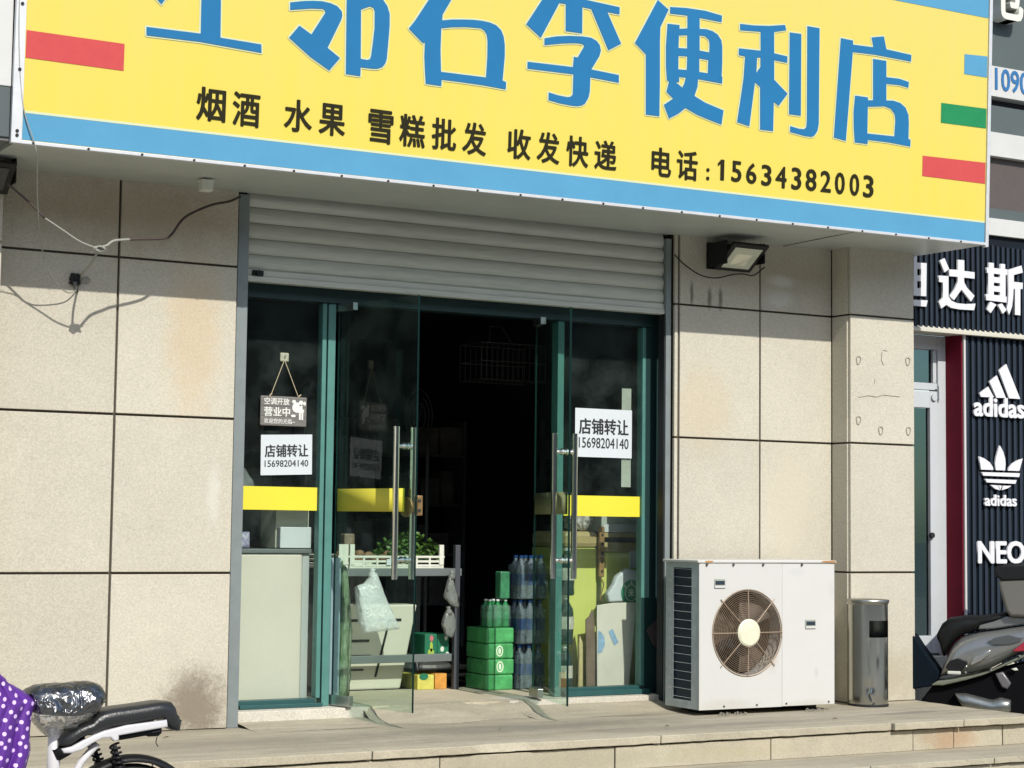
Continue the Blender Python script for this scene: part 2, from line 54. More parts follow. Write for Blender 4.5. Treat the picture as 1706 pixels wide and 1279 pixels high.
def stained(name, col, stains, speck=.10, rough=.8, bump=.12, bscale=220, big=.10, streak=0):
    """stone with speckle, blotches, and stains and tinted patches that have a place of their own: (centre, radii, colour, strength)"""
    m = bpy.data.materials.new(name); m.use_nodes = True; n, l = nt(m); b = n['Principled BSDF']; b.inputs['Roughness'].default_value = rough
    b.inputs['Specular IOR Level'].default_value = .25
    pos = n.new('ShaderNodeNewGeometry').outputs['Position']
    oi = n.new('ShaderNodeObjectInfo')
    def noise(s, d=5, rg=.6):
        t = n.new('ShaderNodeTexNoise'); t.inputs['Scale'].default_value = s; t.inputs['Detail'].default_value = d; t.inputs['Roughness'].default_value = rg
        l.new(pos, t.inputs['Vector']); return t.outputs[0]
    def math_(op, a, b_, c=None, clamp=False):
        q = n.new('ShaderNodeMath'); q.operation = op; q.use_clamp = clamp
        for i, v in enumerate((a, b_, c)):
            if v is None: continue
            if isinstance(v, (int, float)): q.inputs[i].default_value = v
            else: l.new(v, q.inputs[i])
        return q.outputs[0]
    def mix(fac, a, b_):
        q = n.new('ShaderNodeMix'); q.data_type = 'RGBA'
        for i, v in ((0, fac), (6, a), (7, b_)):
            if isinstance(v, (int, float)): q.inputs[i].default_value = v
            elif isinstance(v, tuple): q.inputs[i].default_value = (*v, 1)
            else: l.new(v, q.inputs[i])
        return q.outputs[2]
    fine = math_('SUBTRACT', noise(95, 3, .75), .5); vor = n.new('ShaderNodeTexVoronoi'); vor.inputs['Scale'].default_value = 190; l.new(pos, vor.inputs['Vector'])
    vc = n.new('ShaderNodeSeparateColor'); l.new(vor.outputs['Color'], vc.inputs[0])
    v = math_('MULTIPLY', math_('SUBTRACT', vc.outputs[0], .5), speck*1.3)
    v = math_('ADD', v, math_('MULTIPLY', fine, speck*2.4)); v = math_('ADD', v, math_('MULTIPLY', math_('SUBTRACT', noise(2.1, 6), .5), big*2.2))
    v = math_('ADD', v, math_('MULTIPLY', math_('SUBTRACT', noise(11, 5), .5), big*.9))
    if streak:
        mp = n.new('ShaderNodeMapping'); mp.inputs['Scale'].default_value = (.9, 7, 3); l.new(pos, mp.inputs[0]); t = n.new('ShaderNodeTexNoise'); t.inputs['Scale'].default_value = 1.6; t.inputs['Detail'].default_value = 7; t.inputs['Roughness'].default_value = .65
        l.new(mp.outputs[0], t.inputs['Vector']); v = math_('ADD', v, math_('MULTIPLY', math_('SUBTRACT', t.outputs[0], .5), streak))
    v = math_('ADD', v, math_('MULTIPLY', math_('SUBTRACT', oi.outputs['Random'], .5), .09)); v = math_('ADD', v, 1.0)
    hs = n.new('ShaderNodeVectorMath'); hs.operation = 'SCALE'; hs.inputs[0].default_value = col; l.new(v, hs.inputs['Scale'])
    cur = hs.outputs[0]
    for (c, rad, scol, stg) in stains:
        mp = n.new('ShaderNodeMapping'); mp.vector_type = 'TEXTURE'; mp.inputs['Location'].default_value = c; mp.inputs['Scale'].default_value = rad
        l.new(pos, mp.inputs[0]); ln = n.new('ShaderNodeVectorMath'); ln.operation = 'LENGTH'; l.new(mp.outputs[0], ln.inputs[0])
        d = math_('SUBTRACT', 1.0, ln.outputs['Value'])
        d = math_('ADD', d, math_('MULTIPLY', math_('SUBTRACT', noise(9, 8, .75), .5), 1.3))
        d = math_('ADD', d, math_('MULTIPLY', math_('SUBTRACT', noise(75, 3, .7), .5), .6))
        mr = n.new('ShaderNodeMapRange'); mr.interpolation_type = 'SMOOTHSTEP'; mr.inputs[1].default_value = 0.0; mr.inputs[2].default_value = .75; mr.inputs[3].default_value = 0; mr.inputs[4].default_value = stg
        l.new(d, mr.inputs[0]); cur = mix(mr.outputs[0], cur, scol)
    l.new(cur, b.inputs['Base Color'])
    bp = n.new('ShaderNodeBump'); bp.inputs['Strength'].default_value = bump; bp.inputs['Distance'].default_value = .004
    l.new(noise(bscale, 4), bp.inputs['Height']); l.new(bp.outputs[0], b.inputs['Normal'])
    return m
def glass(name, tint, rough=.0, ior=1.5, dirt_tint=0.0):
    m = bpy.data.materials.new(name); m.use_nodes = True; n, l = nt(m); n.remove(n['Principled BSDF']); out = n['Material Output']
    tr = n.new('ShaderNodeBsdfTransparent'); tr.inputs[0].default_value = (*tint, 1)
    gl = n.new('ShaderNodeBsdfGlossy'); gl.inputs['Roughness'].default_value = rough
    fr = n.new('ShaderNodeFresnel'); fr.inputs[0].default_value = ior
    gg = n.new('ShaderNodeNewGeometry'); iv = n.new('ShaderNodeMath'); iv.operation = 'SUBTRACT'; iv.inputs[0].default_value = 1; l.new(gg.outputs['Backfacing'], iv.inputs[1])
    fm = n.new('ShaderNodeMath'); fm.operation = 'MULTIPLY'; l.new(fr.outputs[0], fm.inputs[0]); l.new(iv.outputs[0], fm.inputs[1])
    mx = n.new('ShaderNodeMixShader'); l.new(fm.outputs[0], mx.inputs[0]); l.new(tr.outputs[0], mx.inputs[1]); l.new(gl.outputs[0], mx.inputs[2])
    res = mx.outputs[0]
    if dirt_tint:
        df = n.new('ShaderNodeBsdfDiffuse'); df.inputs[0].default_value = (.35, .46, .43, 1)  # dirt, tinted teal to stand in for the panes' reflection too
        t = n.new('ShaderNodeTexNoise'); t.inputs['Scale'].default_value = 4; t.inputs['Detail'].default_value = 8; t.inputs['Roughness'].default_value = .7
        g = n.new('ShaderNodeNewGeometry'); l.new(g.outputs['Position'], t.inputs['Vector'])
        mr = n.new('ShaderNodeMapRange'); mr.inputs[1].default_value = .42; mr.inputs[2].default_value = .8; mr.inputs[3].default_value = dirt_tint*.25; mr.inputs[4].default_value = dirt_tint*2
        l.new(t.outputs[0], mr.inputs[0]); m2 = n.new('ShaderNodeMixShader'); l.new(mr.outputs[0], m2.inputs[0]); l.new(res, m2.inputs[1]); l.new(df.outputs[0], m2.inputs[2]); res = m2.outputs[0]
    l.new(res, out.inputs[0]); return m
STONE = (.462, .430, .350)
M_stone = stained('beige_granite', STONE, [
    ((3.27, 0, 2.0), (.20, .4, .55), (.50, .36, .19), .42), ((3.33, 0, .12), (.26, .4, .26), (.15, .12, .085), .8),
    ((3.05, 0, .02), (.5, .4, .13), (.2, .17, .12), .6), ((2.55, 0, .02), (.5, .4, .10), (.25, .22, .16), .5),
    ((3.40, 0, 1.2), (.05, .3, .2), (.56, .55, .50), .5), ((2.95, 0, 2.6), (.9, .4, .28), (.30, .22, .14), .45),  # second patch: warm brown along the left wall top
    ((6.37, 0, 2.44), (.018, .3, .10), (.12, .11, .08), .8), ((6.50, 0, 2.42), (.022, .3, .09), (.12, .11, .08), .8), ((6.58, 0, 2.42), (.022, .3, .09), (.12, .11, .08), .8),
    ((7.04, 0, 2.56), (.14, .3, .05), (.66, .66, .62), .75), ((7.02, 0, 2.45), (.15, .3, .08), (.6, .6, .57), .55),
    ((6.45, 0, 1.75), (.3, .4, .35), (.46, .37, .24), .4), ((7.1, 0, 1.2), (.3, .4, .5), (.52, .46, .35), .5), ((7.70, -.17, .15), (.4, .3, .25), (.33, .29, .2), .5),
    ((7.0, 0, 2.6), (.6, .4, .2), (.33, .28, .2), .3)], speck=.17)  # warm brown patch near the top of the right wall
M_pave = stained('paving_concrete', (.35, .312, .235), [
    ((4.9, -.55, 0), (1.4, .25, .3), (.19, .175, .14), .6), ((6.0, -.85, 0), (1.2, .12, .3), (.2, .18, .15), .5), ((3.3, -.6, 0), (1.0, .3, .3), (.22, .2, .155), .5),
    ((7.35, -.75, 0), (.5, .07, .2), (.16, .15, .13), .65), ((4.6, -1.05, 0), (1.2, .1, .2), (.42, .38, .30), .6), ((7.0, -1.15, 0), (.9, .07, .2), (.48, .44, .36), .6)],  # first patch: narrow dark strip in front of the litter bin
    speck=.12, big=.2, rough=.85, bump=.3, bscale=40, streak=.9)
M_edge = stained('edge_stone', (.39, .352, .265), [((7.3, -1.15, -.1), (.3, .2, .1), (.36, .22, .12), .6), ((4.9, -1.15, -.1), (1.0, .3, .08), (.30, .28, .2), .5), ((5.8, -1.12, -.1), (.5, .3, .06), (.38, .34, .22), .5)], speck=.15, big=.22, rough=.85, bump=.35, bscale=60)
M_sill = stained('sill_stone', (.5, .47, .40), [], speck=.2, big=.2, bump=.4, bscale=60)
M_rough = stained('broken_concrete', (.30, .27, .22), [], speck=.3, big=.35, bump=.9, bscale=45)
M_joint = mat('joint_dark', (.06, .05, .035), .9)
M_back = mat('wall_backing', (.06, .055, .05), .9)
M_asph = mat('street_concrete', (.32, .31, .28), .9, noise=.3, nscale=6, bump=.4, bscale=90)
M_alu = mat('aluminium_trim', (.62, .63, .64), .4, .3, noise=.08)
M_alug = mat('grey_alu_rail', (.21, .24, .24), .45, .2, noise=.12, nscale=8)
M_soff = mat('soffit_panel', (.47, .50, .46), .45, .15, noise=.10, nscale=3)
M_shut = mat('shutter_alu', (.50, .51, .45), .5, .1, noise=.14, nscale=5, stretch=(1, 1, 12))
M_teal = mat('teal_frame', (.022, .085, .085), .4, .1, noise=.15, nscale=6)
M_teall = mat('teal_frame_faded', (.07, .20, .175), .5, .05, noise=.15, nscale=9)
M_dteal = mat('dark_teal_header', (.012, .035, .035), .4, .1)
M_chrome = mat('polished_steel', (.82, .80, .73), .13, 1, noise=.05)
M_steel = mat('brushed_steel', (.52, .53, .50), .33, 1, noise=.12, nscale=14, stretch=(1, 1, .2))
M_white = mat('white_paint', (.52, .52, .50), .45, 0, noise=.05, nscale=5)
M_ac = stained('ac_enamel', (.525, .52, .495), [((6.62, -.44, .30), (.07, .2, .10), (.40, .33, .24), .35), ((6.3, -.44, .05), (.3, .2, .06), (.42, .40, .33), .4), ((6.9, -.44, .04), (.25, .2, .04), (.40, .38, .32), .4), ((6.80, -.44, .80), (.1, .2, .03), (.45, .45, .43), .35), ((6.95, -.44, .22), (.02, .2, .04), (.38, .36, .33), .35), ((7.06, -.44, .7), (.03, .2, .08), (.46, .45, .42), .4)], speck=.01, big=.035, rough=.42, bump=0)
M_acside = mat('ac_side_metal', (.45, .5, .5), .5, .1, noise=.15, nscale=18)
M_coil = mat('ac_coil', (.02, .035, .05), .6, .3)
M_guard = mat('rusty_wire', (.22, .155, .10), .6, .3, noise=.35, nscale=30)
M_fan = mat('fan_plastic', (.11, .085, .065), .6)
M_black = mat('black_plastic', (.006, .006, .007), .5, spec=.3, noise=.2, nscale=30)
M_blackr = mat('black_rubber', (.009, .009, .010), .75)
M_leather = mat('black_vinyl', (.018, .019, .020), .33, bump=.15, bscale=150)
M_paper = mat('white_paper', (.53, .565, .59), .7, noise=.03)
M_ink = mat('black_ink', (.012, .012, .015), .6)
M_yband = mat('yellow_film', (.66, .58, .035), .5, noise=.05, nscale=3)
M_yback = mat('yellow_film_dull', (.62, .55, .05), .6, noise=.1, nscale=3)
M_cable_d = mat('dark_cable', (.05, .035, .03), .6)
M_cable_l = mat('pale_cable', (.27, .27, .235), .6)
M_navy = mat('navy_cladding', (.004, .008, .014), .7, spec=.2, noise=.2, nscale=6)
M_navy_lit = mat('navy_cladding_lit', (.020, .030, .045), .7, spec=.2, noise=.15, nscale=6)  # lit copy of the navy, for the rib fronts
M_red = mat('crimson_panel', (.15, .006, .02), .7, spec=.15, noise=.12, nscale=5)
M_cream = mat('cream_panel', (.61, .565, .485), .45, noise=.05, nscale=2)
M_greyw = mat('grey_render', (.07, .09, .09), .7, noise=.08, nscale=3)
M_brown = mat('brown_band', (.08, .065, .06), .6, noise=.1)
M_card = mat('cardboard', (.38, .25, .13), .8, noise=.2, nscale=10)
M_cardd = mat('dark_cardboard', (.17, .12, .085), .85, noise=.3, nscale=12)
M_cardw = mat('white_board', (.62, .585, .51), .7, noise=.10, nscale=4)
M_lime = mat('lime_cabinet', (.56, .60, .15), .5, noise=.06, nscale=3)
M_tan = mat('tan_plastic', (.40, .32, .15), .45, noise=.12)
M_green = mat('green_carton', (.075, .36, .12), .3, noise=.4, nscale=14, bump=.4, bscale=30)
M_dgreen = mat('dark_green_carton', (.01, .14, .07), .5, noise=.2, nscale=30)
M_lgreen = mat('leaf_green', (.06, .14, .02), .5, noise=.4, nscale=40)
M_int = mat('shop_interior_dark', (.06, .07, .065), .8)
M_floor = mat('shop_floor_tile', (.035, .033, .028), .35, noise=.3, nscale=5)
M_floorw = stained('worn_floor', (.44, .39, .29), [], speck=.1, big=.3, bump=.15, bscale=30)
M_gmetal = mat('shelf_metal', (.16, .18, .18), .45, .3)
M_crate = mat('white_crate', (.62, .63, .55), .5, noise=.08)
M_blueg = mat('pale_blue_sheet', (.35, .44, .50), .5, noise=.1)
M_glass = glass('clear_glass', (.93, .96, .94), dirt_tint=.022)
M_leaf = glass('green_tinted_glass', (.84, .93, .88), ior=1.38, dirt_tint=.018)
M_lampg = mat('lamp_lens', (.55, .57, .45), .2, noise=.1, nscale=40)
M_gedge = mat('glass_edge', (.003, .018, .016), .3, spec=.15)
M_slv = mat('silver_lacquer', (.22, .225, .22), .28, .5, noise=.05, coat=.6)
M_wlac = mat('white_lacquer', (.55, .54, .55), .3, noise=.03, coat=.4)
def crinkle():
    m = bpy.data.materials.new('crinkled_clear_film'); m.use_nodes = True; n, l = nt(m); n.remove(n['Principled BSDF']); out = n['Material Output']
    tr = n.new('ShaderNodeBsdfTransparent'); tr.inputs[0].default_value = (.93, .94, .95, 1); gl = n.new('ShaderNodeBsdfGlossy'); gl.inputs['Roughness'].default_value = .22
    g = n.new('ShaderNodeNewGeometry'); t = n.new('ShaderNodeTexNoise'); t.inputs['Scale'].default_value = 15; t.inputs['Detail'].default_value = 1.5; t.inputs['Distortion'].default_value = 1.6
    l.new(g.outputs['Position'], t.inputs['Vector']); bp = n.new('ShaderNodeBump'); bp.inputs['Strength'].default_value = .8; bp.inputs['Distance'].default_value = .03
    l.new(t.outputs[0], bp.inputs['Height']); l.new(bp.outputs[0], gl.inputs['Normal'])
    fr = n.new('ShaderNodeLayerWeight'); fr.inputs[0].default_value = .45; l.new(bp.outputs[0], fr.inputs['Normal'])
    m1 = n.new('ShaderNodeMath'); m1.operation = 'MULTIPLY_ADD'; m1.use_clamp = True; l.new(fr.outputs['Fresnel'], m1.inputs[0]); m1.inputs[1].default_value = .6; m1.inputs[2].default_value = .16
    mx = n.new('ShaderNodeMixShader'); l.new(m1.outputs[0], mx.inputs[0]); l.new(tr.outputs[0], mx.inputs[1]); l.new(gl.outputs[0], mx.inputs[2])
    l.new(mx.outputs[0], out.inputs[0]); return m
M_bagw = crinkle()
def film():
    m = bpy.data.materials.new('white_plastic_bag'); m.use_nodes = True; n, l = nt(m); b = n['Principled BSDF']
    b.inputs['Base Color'].default_value = (.82, .84, .85, 1); b.inputs['Roughness'].default_value = .18; b.inputs['Alpha'].default_value = .55
    t = n.new('ShaderNodeTexNoise'); t.inputs['Scale'].default_value = 22; t.inputs['Detail'].default_value = 3; t.inputs['Distortion'].default_value = 1.5
    g = n.new('ShaderNodeNewGeometry'); l.new(g.outputs['Position'], t.inputs['Vector'])
    bp = n.new('ShaderNodeBump'); bp.inputs['Strength'].default_value = .6; bp.inputs['Distance'].default_value = .02
    l.new(t.outputs[0], bp.inputs['Height']); l.new(bp.outputs[0], b.inputs['Normal']); return m
M_film = film()
def vinyl():
    """printed sign face: yellow vinyl, more faded and streaked towards its top"""
    m = bpy.data.materials.new('yellow_vinyl'); m.use_nodes = True; n, l = nt(m); b = n['Principled BSDF']; b.inputs['Roughness'].default_value = .6; b.inputs['Specular IOR Level'].default_value = .12
    g = n.new('ShaderNodeNewGeometry'); sp = n.new('ShaderNodeSeparateXYZ'); l.new(g.outputs['Position'], sp.inputs[0])
    mp = n.new('ShaderNodeMapping'); mp.inputs['Scale'].default_value = (9, 9, .35); l.new(g.outputs['Position'], mp.inputs[0])
    t = n.new('ShaderNodeTexNoise'); t.inputs['Scale'].default_value = 1.5; t.inputs['Detail'].default_value = 6; l.new(mp.outputs[0], t.inputs['Vector'])
    mr = n.new('ShaderNodeMapRange'); mr.inputs[1].default_value = 2.8; mr.inputs[2].default_value = 4.5; mr.inputs[3].default_value = 0; mr.inputs[4].default_value = .65; l.new(sp.outputs[2], mr.inputs[0])
    ad = n.new('ShaderNodeMath'); ad.operation = 'MULTIPLY_ADD'; ad.use_clamp = True; l.new(t.outputs[0], ad.inputs[0]); ad.inputs[1].default_value = .5
    s2 = n.new('ShaderNodeMath'); s2.operation = 'SUBTRACT'; l.new(mr.outputs[0], s2.inputs[0]); s2.inputs[1].default_value = .22; l.new(s2.outputs[0], ad.inputs[2])
    mx = n.new('ShaderNodeMix'); mx.data_type = 'RGBA'; l.new(ad.outputs[0], mx.inputs[0]); mx.inputs[6].default_value = (.62, .51, .085, 1); mx.inputs[7].default_value = (.58, .49, .17, 1)
    l.new(mx.outputs[2], b.inputs['Base Color']); return m
M_vinyl = vinyl()
M_sblue = mat('pale_blue_vinyl', (.085, .275, .44), .6, spec=.12, noise=.06, nscale=4)
M_lblue = mat('blue_letter_vinyl', (.018, .145, .32), .6, spec=.12, noise=.06, nscale=4)
M_sred = mat('red_vinyl', (.50, .07, .07), .6, spec=.12, noise=.06)
M_sgreen = mat('green_vinyl', (.018, .21, .08), .6, spec=.12, noise=.06)
M_outl = mat('pale_outline', (.53, .57, .38), .6, spec=.12)
M_blk_t = mat('sign_black', (.02, .018, .008), .7, spec=.1)
# ------------------------------------------------------------------ geometry helpers
def link(name, me, m=None, parent=None, smooth=False, bevel=0, loc=None):
    o = bpy.data.objects.new(name, me); C.objects.link(o)
    if m is not None:
        for q in (m if isinstance(m, (list, tuple)) else [m]): me.materials.append(q)
    if parent is not None: o.parent = parent
    if smooth:
        for p in me.polygons: p.use_smooth = True
    if bevel:
        b = o.modifiers.new('bevel', 'BEVEL'); b.width = bevel; b.segments = 2; b.limit_method = 'ANGLE'; b.angle_limit = .7
    if loc is not None: o.location = loc
    return o
class MB:
    def __init__(s): s.v = []; s.f = []; s.mi = []; s.cur = 0
    def add(s, vs_, fs):
        k = len(s.v); s.v += [tuple(v) for v in vs_]; s.f += [tuple(k+i for i in q) for q in fs]; s.mi += [s.cur]*len(fs); return s
    def box(s, x0, x1, y0, y1, z0, z1):
        return s.add([(x0,y0,z0),(x1,y0,z0),(x1,y1,z0),(x0,y1,z0),(x0,y0,z1),(x1,y0,z1),(x1,y1,z1),(x0,y1,z1)],
                     [(0,3,2,1),(4,5,6,7),(0,1,5,4),(1,2,6,5),(2,3,7,6),(3,0,4,7)])
    def hexa(s, p): return s.add(p, [(0,3,2,1),(4,5,6,7),(0,1,5,4),(1,2,6,5),(2,3,7,6),(3,0,4,7)])
    def tube(s, pts, rad, seg=8, closed=False):
        pts = [Vector(p) for p in pts]; n = len(pts); rads = rad if isinstance(rad, (list, tuple)) else [rad]*n
        rings = []; up = None
        for i, p in enumerate(pts):
            if closed: d = pts[(i+1) % n]-pts[i-1]
            else: d = pts[min(i+1, n-1)]-pts[max(i-1, 0)]
            d.normalize()
            if up is None:
                up = Vector((0, 0, 1)) if abs(d.z) < .9 else Vector((1, 0, 0))
            a = d.cross(up).normalized(); b = a.cross(d).normalized(); up = b
            rings.append([p+(a*math.cos(2*math.pi*j/seg)+b*math.sin(2*math.pi*j/seg))*rads[i] for j in range(seg)])
        vs_ = [v for q in rings for v in q]; fs = []
        for i in range(n if closed else n-1):
            i2 = (i+1) % n
            for j in range(seg): fs.append((i*seg+j, i*seg+(j+1) % seg, i2*seg+(j+1) % seg, i2*seg+j))
        if not closed: fs += [tuple(range(seg))[::-1], tuple((n-1)*seg+j for j in range(seg))]
        return s.add(vs_, fs)
    def cyl(s, p0, p1, r0, r1=None, seg=20): return s.tube([p0, p1], [r0, r0 if r1 is None else r1], seg)
    def lathe(s, prof, c, seg=32, a0=0, a1=None):
        full = a1 is None; a1 = 2*math.pi if full else a1; k = seg if full else seg+1
        vs_ = []; fs = []
        for (rd, z) in prof:
            for j in range(k):
                a = a0+(a1-a0)*j/seg; vs_.append((c[0]+rd*math.cos(a), c[1]+rd*math.sin(a), c[2]+z))
        for i in range(len(prof)-1):
            for j in range(seg): j2 = (j+1) % k; fs.append((i*k+j, i*k+j2, (i+1)*k+j2, (i+1)*k+j))
        return s.add(vs_, fs)
    def build(s, name, m, parent=None, **k):
        me = bpy.data.meshes.new(name); me.from_pydata(s.v, [], s.f)
        o = link(name, me, m, parent, **k)
        if max(s.mi, default=0): me.polygons.foreach_set('material_index', s.mi)
        me.update(); return o
def box(name, m, parent, x0, x1, y0, y1, z0, z1, bevel=.002, **k):
    return MB().box(x0, x1, y0, y1, z0, z1).build(name, m, parent, bevel=bevel, **k)
def thing(name, label, cat, loc=(0, 0, 0), group=None):
    o = bpy.data.objects.new(name, None); C.objects.link(o); o.location = loc; o.empty_display_size = .1
    o['label'] = label; o['category'] = cat
    if group: o['group'] = group
    o['_'] = 0; del o['_']
    o_loc[o.name] = Vector(loc); return o
o_loc = {}
def tag(o, label, cat, group=None):
    o['label'] = label; o['category'] = cat
    if group: o['group'] = group
    return o
def struct(o): o['kind'] = 'structure'; return o
def keep(o, parent):
    """parent a world-space mesh without moving it"""
    o.parent = parent; o.matrix_parent_inverse = Matrix.Translation(-parent.location); return o
def fix_parents():
    for o in bpy.data.objects:
        if o.parent and o.parent.type == 'EMPTY' and o.matrix_parent_inverse == Matrix.Identity(4):
            o.matrix_parent_inverse = Matrix.Translation(-o.parent.location)
def shape_mesh(polys, depth=.004, offset=0, bev=0, res=2):
    """filled outlines (holes allowed) in a 2-D curve, extruded; local x, y, z(depth)"""
    cu = bpy.data.curves.new('c', 'CURVE'); cu.dimensions = '2D'; cu.fill_mode = 'BOTH'; cu.extrude = depth/2; cu.offset = offset
    cu.bevel_depth = bev; cu.bevel_resolution = 2
    for p in polys:
        sp = cu.splines.new('POLY'); sp.points.add(len(p)-1); sp.use_cyclic_u = True
        for q, (x, y) in zip(sp.points, p): q.co = (x, y, 0, 1)
    return conv(cu)
def conv(cu):
    o = bpy.data.objects.new('c', cu); C.objects.link(o); dg = bpy.context.evaluated_depsgraph_get()
    me = bpy.data.meshes.new_from_object(o.evaluated_get(dg)); C.objects.unlink(o); bpy.data.objects.remove(o); bpy.data.curves.remove(cu)
    me.materials.clear(); return me
def text_mesh(s, bold=0, depth=.002):
    """glyphs; weight is gained by a few copies of the thin glyph a hair apart, each a hair in front of the last"""
    cu = bpy.data.curves.new('t', 'FONT'); cu.body = s; cu.size = 1; cu.extrude = depth/2; cu.resolution_u = 3
    me = conv(cu)
    if bold <= .001: return me
    bm = bmesh.new()
    offs = [(0, 0), (1, 0), (-1, 0), (.5, .8), (-.5, .8), (.5, -.8), (-.5, -.8)]
    if bold > .03: offs += [(.5, 0), (-.5, 0)]
    for i, (a, b) in enumerate(offs):
        m2 = me.copy()
        for v in m2.vertices: v.co.x += a*bold; v.co.y += b*bold*.8; v.co.z += i*.00012
        bm.from_mesh(m2)
    out = bpy.data.meshes.new('tb'); bm.to_mesh(out); bm.free(); return out
def fitmesh(me, x0, x1, z0, z1, fn, zs=1):
    xs = [v.co.x for v in me.vertices]; ys = [v.co.y for v in me.vertices]
    if not xs: return me
    a, b, c, d = min(xs), max(xs), min(ys), max(ys)
    for v in me.vertices:
        X = x0+(v.co.x-a)/max(b-a, 1e-6)*(x1-x0); Z = z0+(v.co.y-c)/max(d-c, 1e-6)*(z1-z0); v.co = fn(X, Z, v.co.z*zs)
    return me
def planeY(y): return lambda X, Z, h=0: Vector((X, y-h, Z))
def mapmesh(me, fn):
    for v in me.vertices: v.co = fn(v.co.x, v.co.y, v.co.z)
    return me
def joinmesh(mes):
    bm = bmesh.new()
    for me in mes: bm.from_mesh(me)
    out = bpy.data.meshes.new('j'); bm.to_mesh(out); bm.free(); return out
def hrange(poly, x):
    zs = []
    for (a, b), (c, d) in zip(poly, poly[1:]+poly[:1]):
        if (a-x)*(c-x) <= 0 and a != c: zs.append(b+(d-b)*(x-a)/(c-a))
    return (min(zs), max(zs)) if zs else None
def loft(poly, yc, hw, N=24, Mm=20, p=.7, noise=0, seed=1, ends=.35):
    """solid whose side view is the outline: rings along X, rounded across Y"""
    rnd = random.Random(seed); xs = [q[0] for q in poly]; a, b = min(xs), max(xs); mb = MB(); rings = []
    for i in range(N+1):
        t = i/N; x = a+(b-a)*(.004+.992*(.5-.5*math.cos(math.pi*t)))
        h = hrange(poly, x)
        if not h: continue
        zc, hh = (h[0]+h[1])/2, (h[1]-h[0])/2
        tt = (x-a)/(b-a); prof = (1-abs(2*tt-1)**6)**.5*(1-ends)+ends if not callable(hw) else 1
        W = (hw(tt) if callable(hw) else hw)*prof
        ring = []
        for j in range(Mm):
            an = 2*math.pi*j/Mm; c_, s_ = math.cos(an), math.sin(an)
            k = 1+noise*(rnd.random()-.5)
            ring.append((x+noise*.05*(rnd.random()-.5), yc+W*math.copysign(abs(c_)**p, c_)*k, zc+hh*math.copysign(abs(s_)**p, s_)*(1+noise*.3*(rnd.random()-.5))))
        rings.append(ring)
    vs_ = [v for q in rings for v in q]; fs = []
    for i in range(len(rings)-1):
        for j in range(Mm): fs.append((i*Mm+j, i*Mm+(j+1) % Mm, (i+1)*Mm+(j+1) % Mm, (i+1)*Mm+j))
    fs += [tuple(range(Mm))[::-1], tuple((len(rings)-1)*Mm+j for j in range(Mm))]
    return mb.add(vs_, fs)
def slab(poly, y, thick, bev=.004):
    """an outline in X/Z with real thickness along Y and rounded rims; y = its front"""
    me = shape_mesh([poly], max(thick-2*bev, .001), -bev, bev)
    return mapmesh(me, lambda a, b, h: Vector((a, y+thick/2-h, b)))

# ================================================================== SETTING
sky_note = None
g = MB().add([(-150,-150,-.30),(150,-150,-.30),(150,150,-.30),(-150,150,-.30)], [(0,1,2,3)]).build('street', M_asph); struct(g)
# raised pavement: one slab body, edge slabs and riser stones as pieces
pv = MB(); pv.box(-8, 7.955, -1.135, .14, -.28, -.004)
pave = pv.build('pavement', M_pave); struct(pave)
top = MB(); nx, ny = 160, 12
rnd = random.Random(3)
vs_ = [(-8+15.95*i/nx, -1.155+1.295*j/ny, -.003+.003*math.sin(i*.7+j*2.1)*math.sin(j*1.3)+.0035*(i*0+1)) for j in range(ny+1) for i in range(nx+1)]
top.add(vs_, [(j*(nx+1)+i, j*(nx+1)+i+1, (j+1)*(nx+1)+i+1, (j+1)*(nx+1)+i) for j in range(ny) for i in range(nx)])
top.build('pavement_surface', M_pave, pave)
def rough_slab(x0, x1, yf, yb, z0, z1, seed, jag=.0018, chip=None):
    rn = random.Random(seed); n = max(3, int((x1-x0)/.05)); mb = MB(); rows = []
    for i in range(n+1):
        x = x0+(x1-x0)*i/n; j = rn.uniform(-jag, jag); k = rn.uniform(-jag, jag)
        if chip and chip[0] < x < chip[1]: j += .028+rn.uniform(-.010, .010); k += .01
        rows.append([(x, yf+j, z1+.0), (x, yf+k+.003, z0+rn.uniform(-.0015, .0015)), (x, yb, z0), (x, yb, z1)])
    v = [p for q in rows for p in q]; fs = []
    for i in range(n):
        for j in range(4): fs.append((i*4+j, i*4+(j+1) % 4, (i+1)*4+(j+1) % 4, (i+1)*4+j))
    fs += [(3, 2, 1, 0), tuple(n*4+j for j in range(4))]
    return mb.add(v, fs)
cuts = [-8, -6.3, -4.6, -2.9, -1.4, .2, 1.6, 2.7, 3.75, 5.35, 6.86, 7.36, 7.87]
for i, (a, b) in enumerate(zip(cuts, cuts[1:])):
    o = rough_slab(a+.003, b-.003, -1.20 if i < 10 else -1.222, -1.09, -.032, .007, i, chip=(4.30, 4.62) if i == 8 else None).build('edge_slab', M_edge, pave, bevel=.004)
rc = [-8+.98*i for i in range(13)]; rc = [x for x in rc if x < 3.0]+[3.13, 4.111, 5.089, 6.054, 7.027, 7.325, 7.692, 7.93]
for a, b in zip(rc, rc[1:]):
    y = -1.178+random.uniform(-.003, .003); box('riser_stone', M_edge, pave, a+.003, b-.003, y, -1.12, -.152, -.041, bevel=.003)
low = MB().box(-8, 9.6, -1.575, -1.11, -.29, -.156).build('lower_step', M_pave); struct(low)
MB().add([(-8,-1.57,-.1525),(9.6,-1.57,-.1525),(9.6,-1.118,-.1525),(-8,-1.118,-.1525)], [(0,1,2,3)]).build('step_surface', M_pave, low)
cuts2 = [-8, -6, -4.2, -2.5, -.8, .8, 2.4, 4.0, 5.3, 6.35, 7.2, 8.1, 9.6]
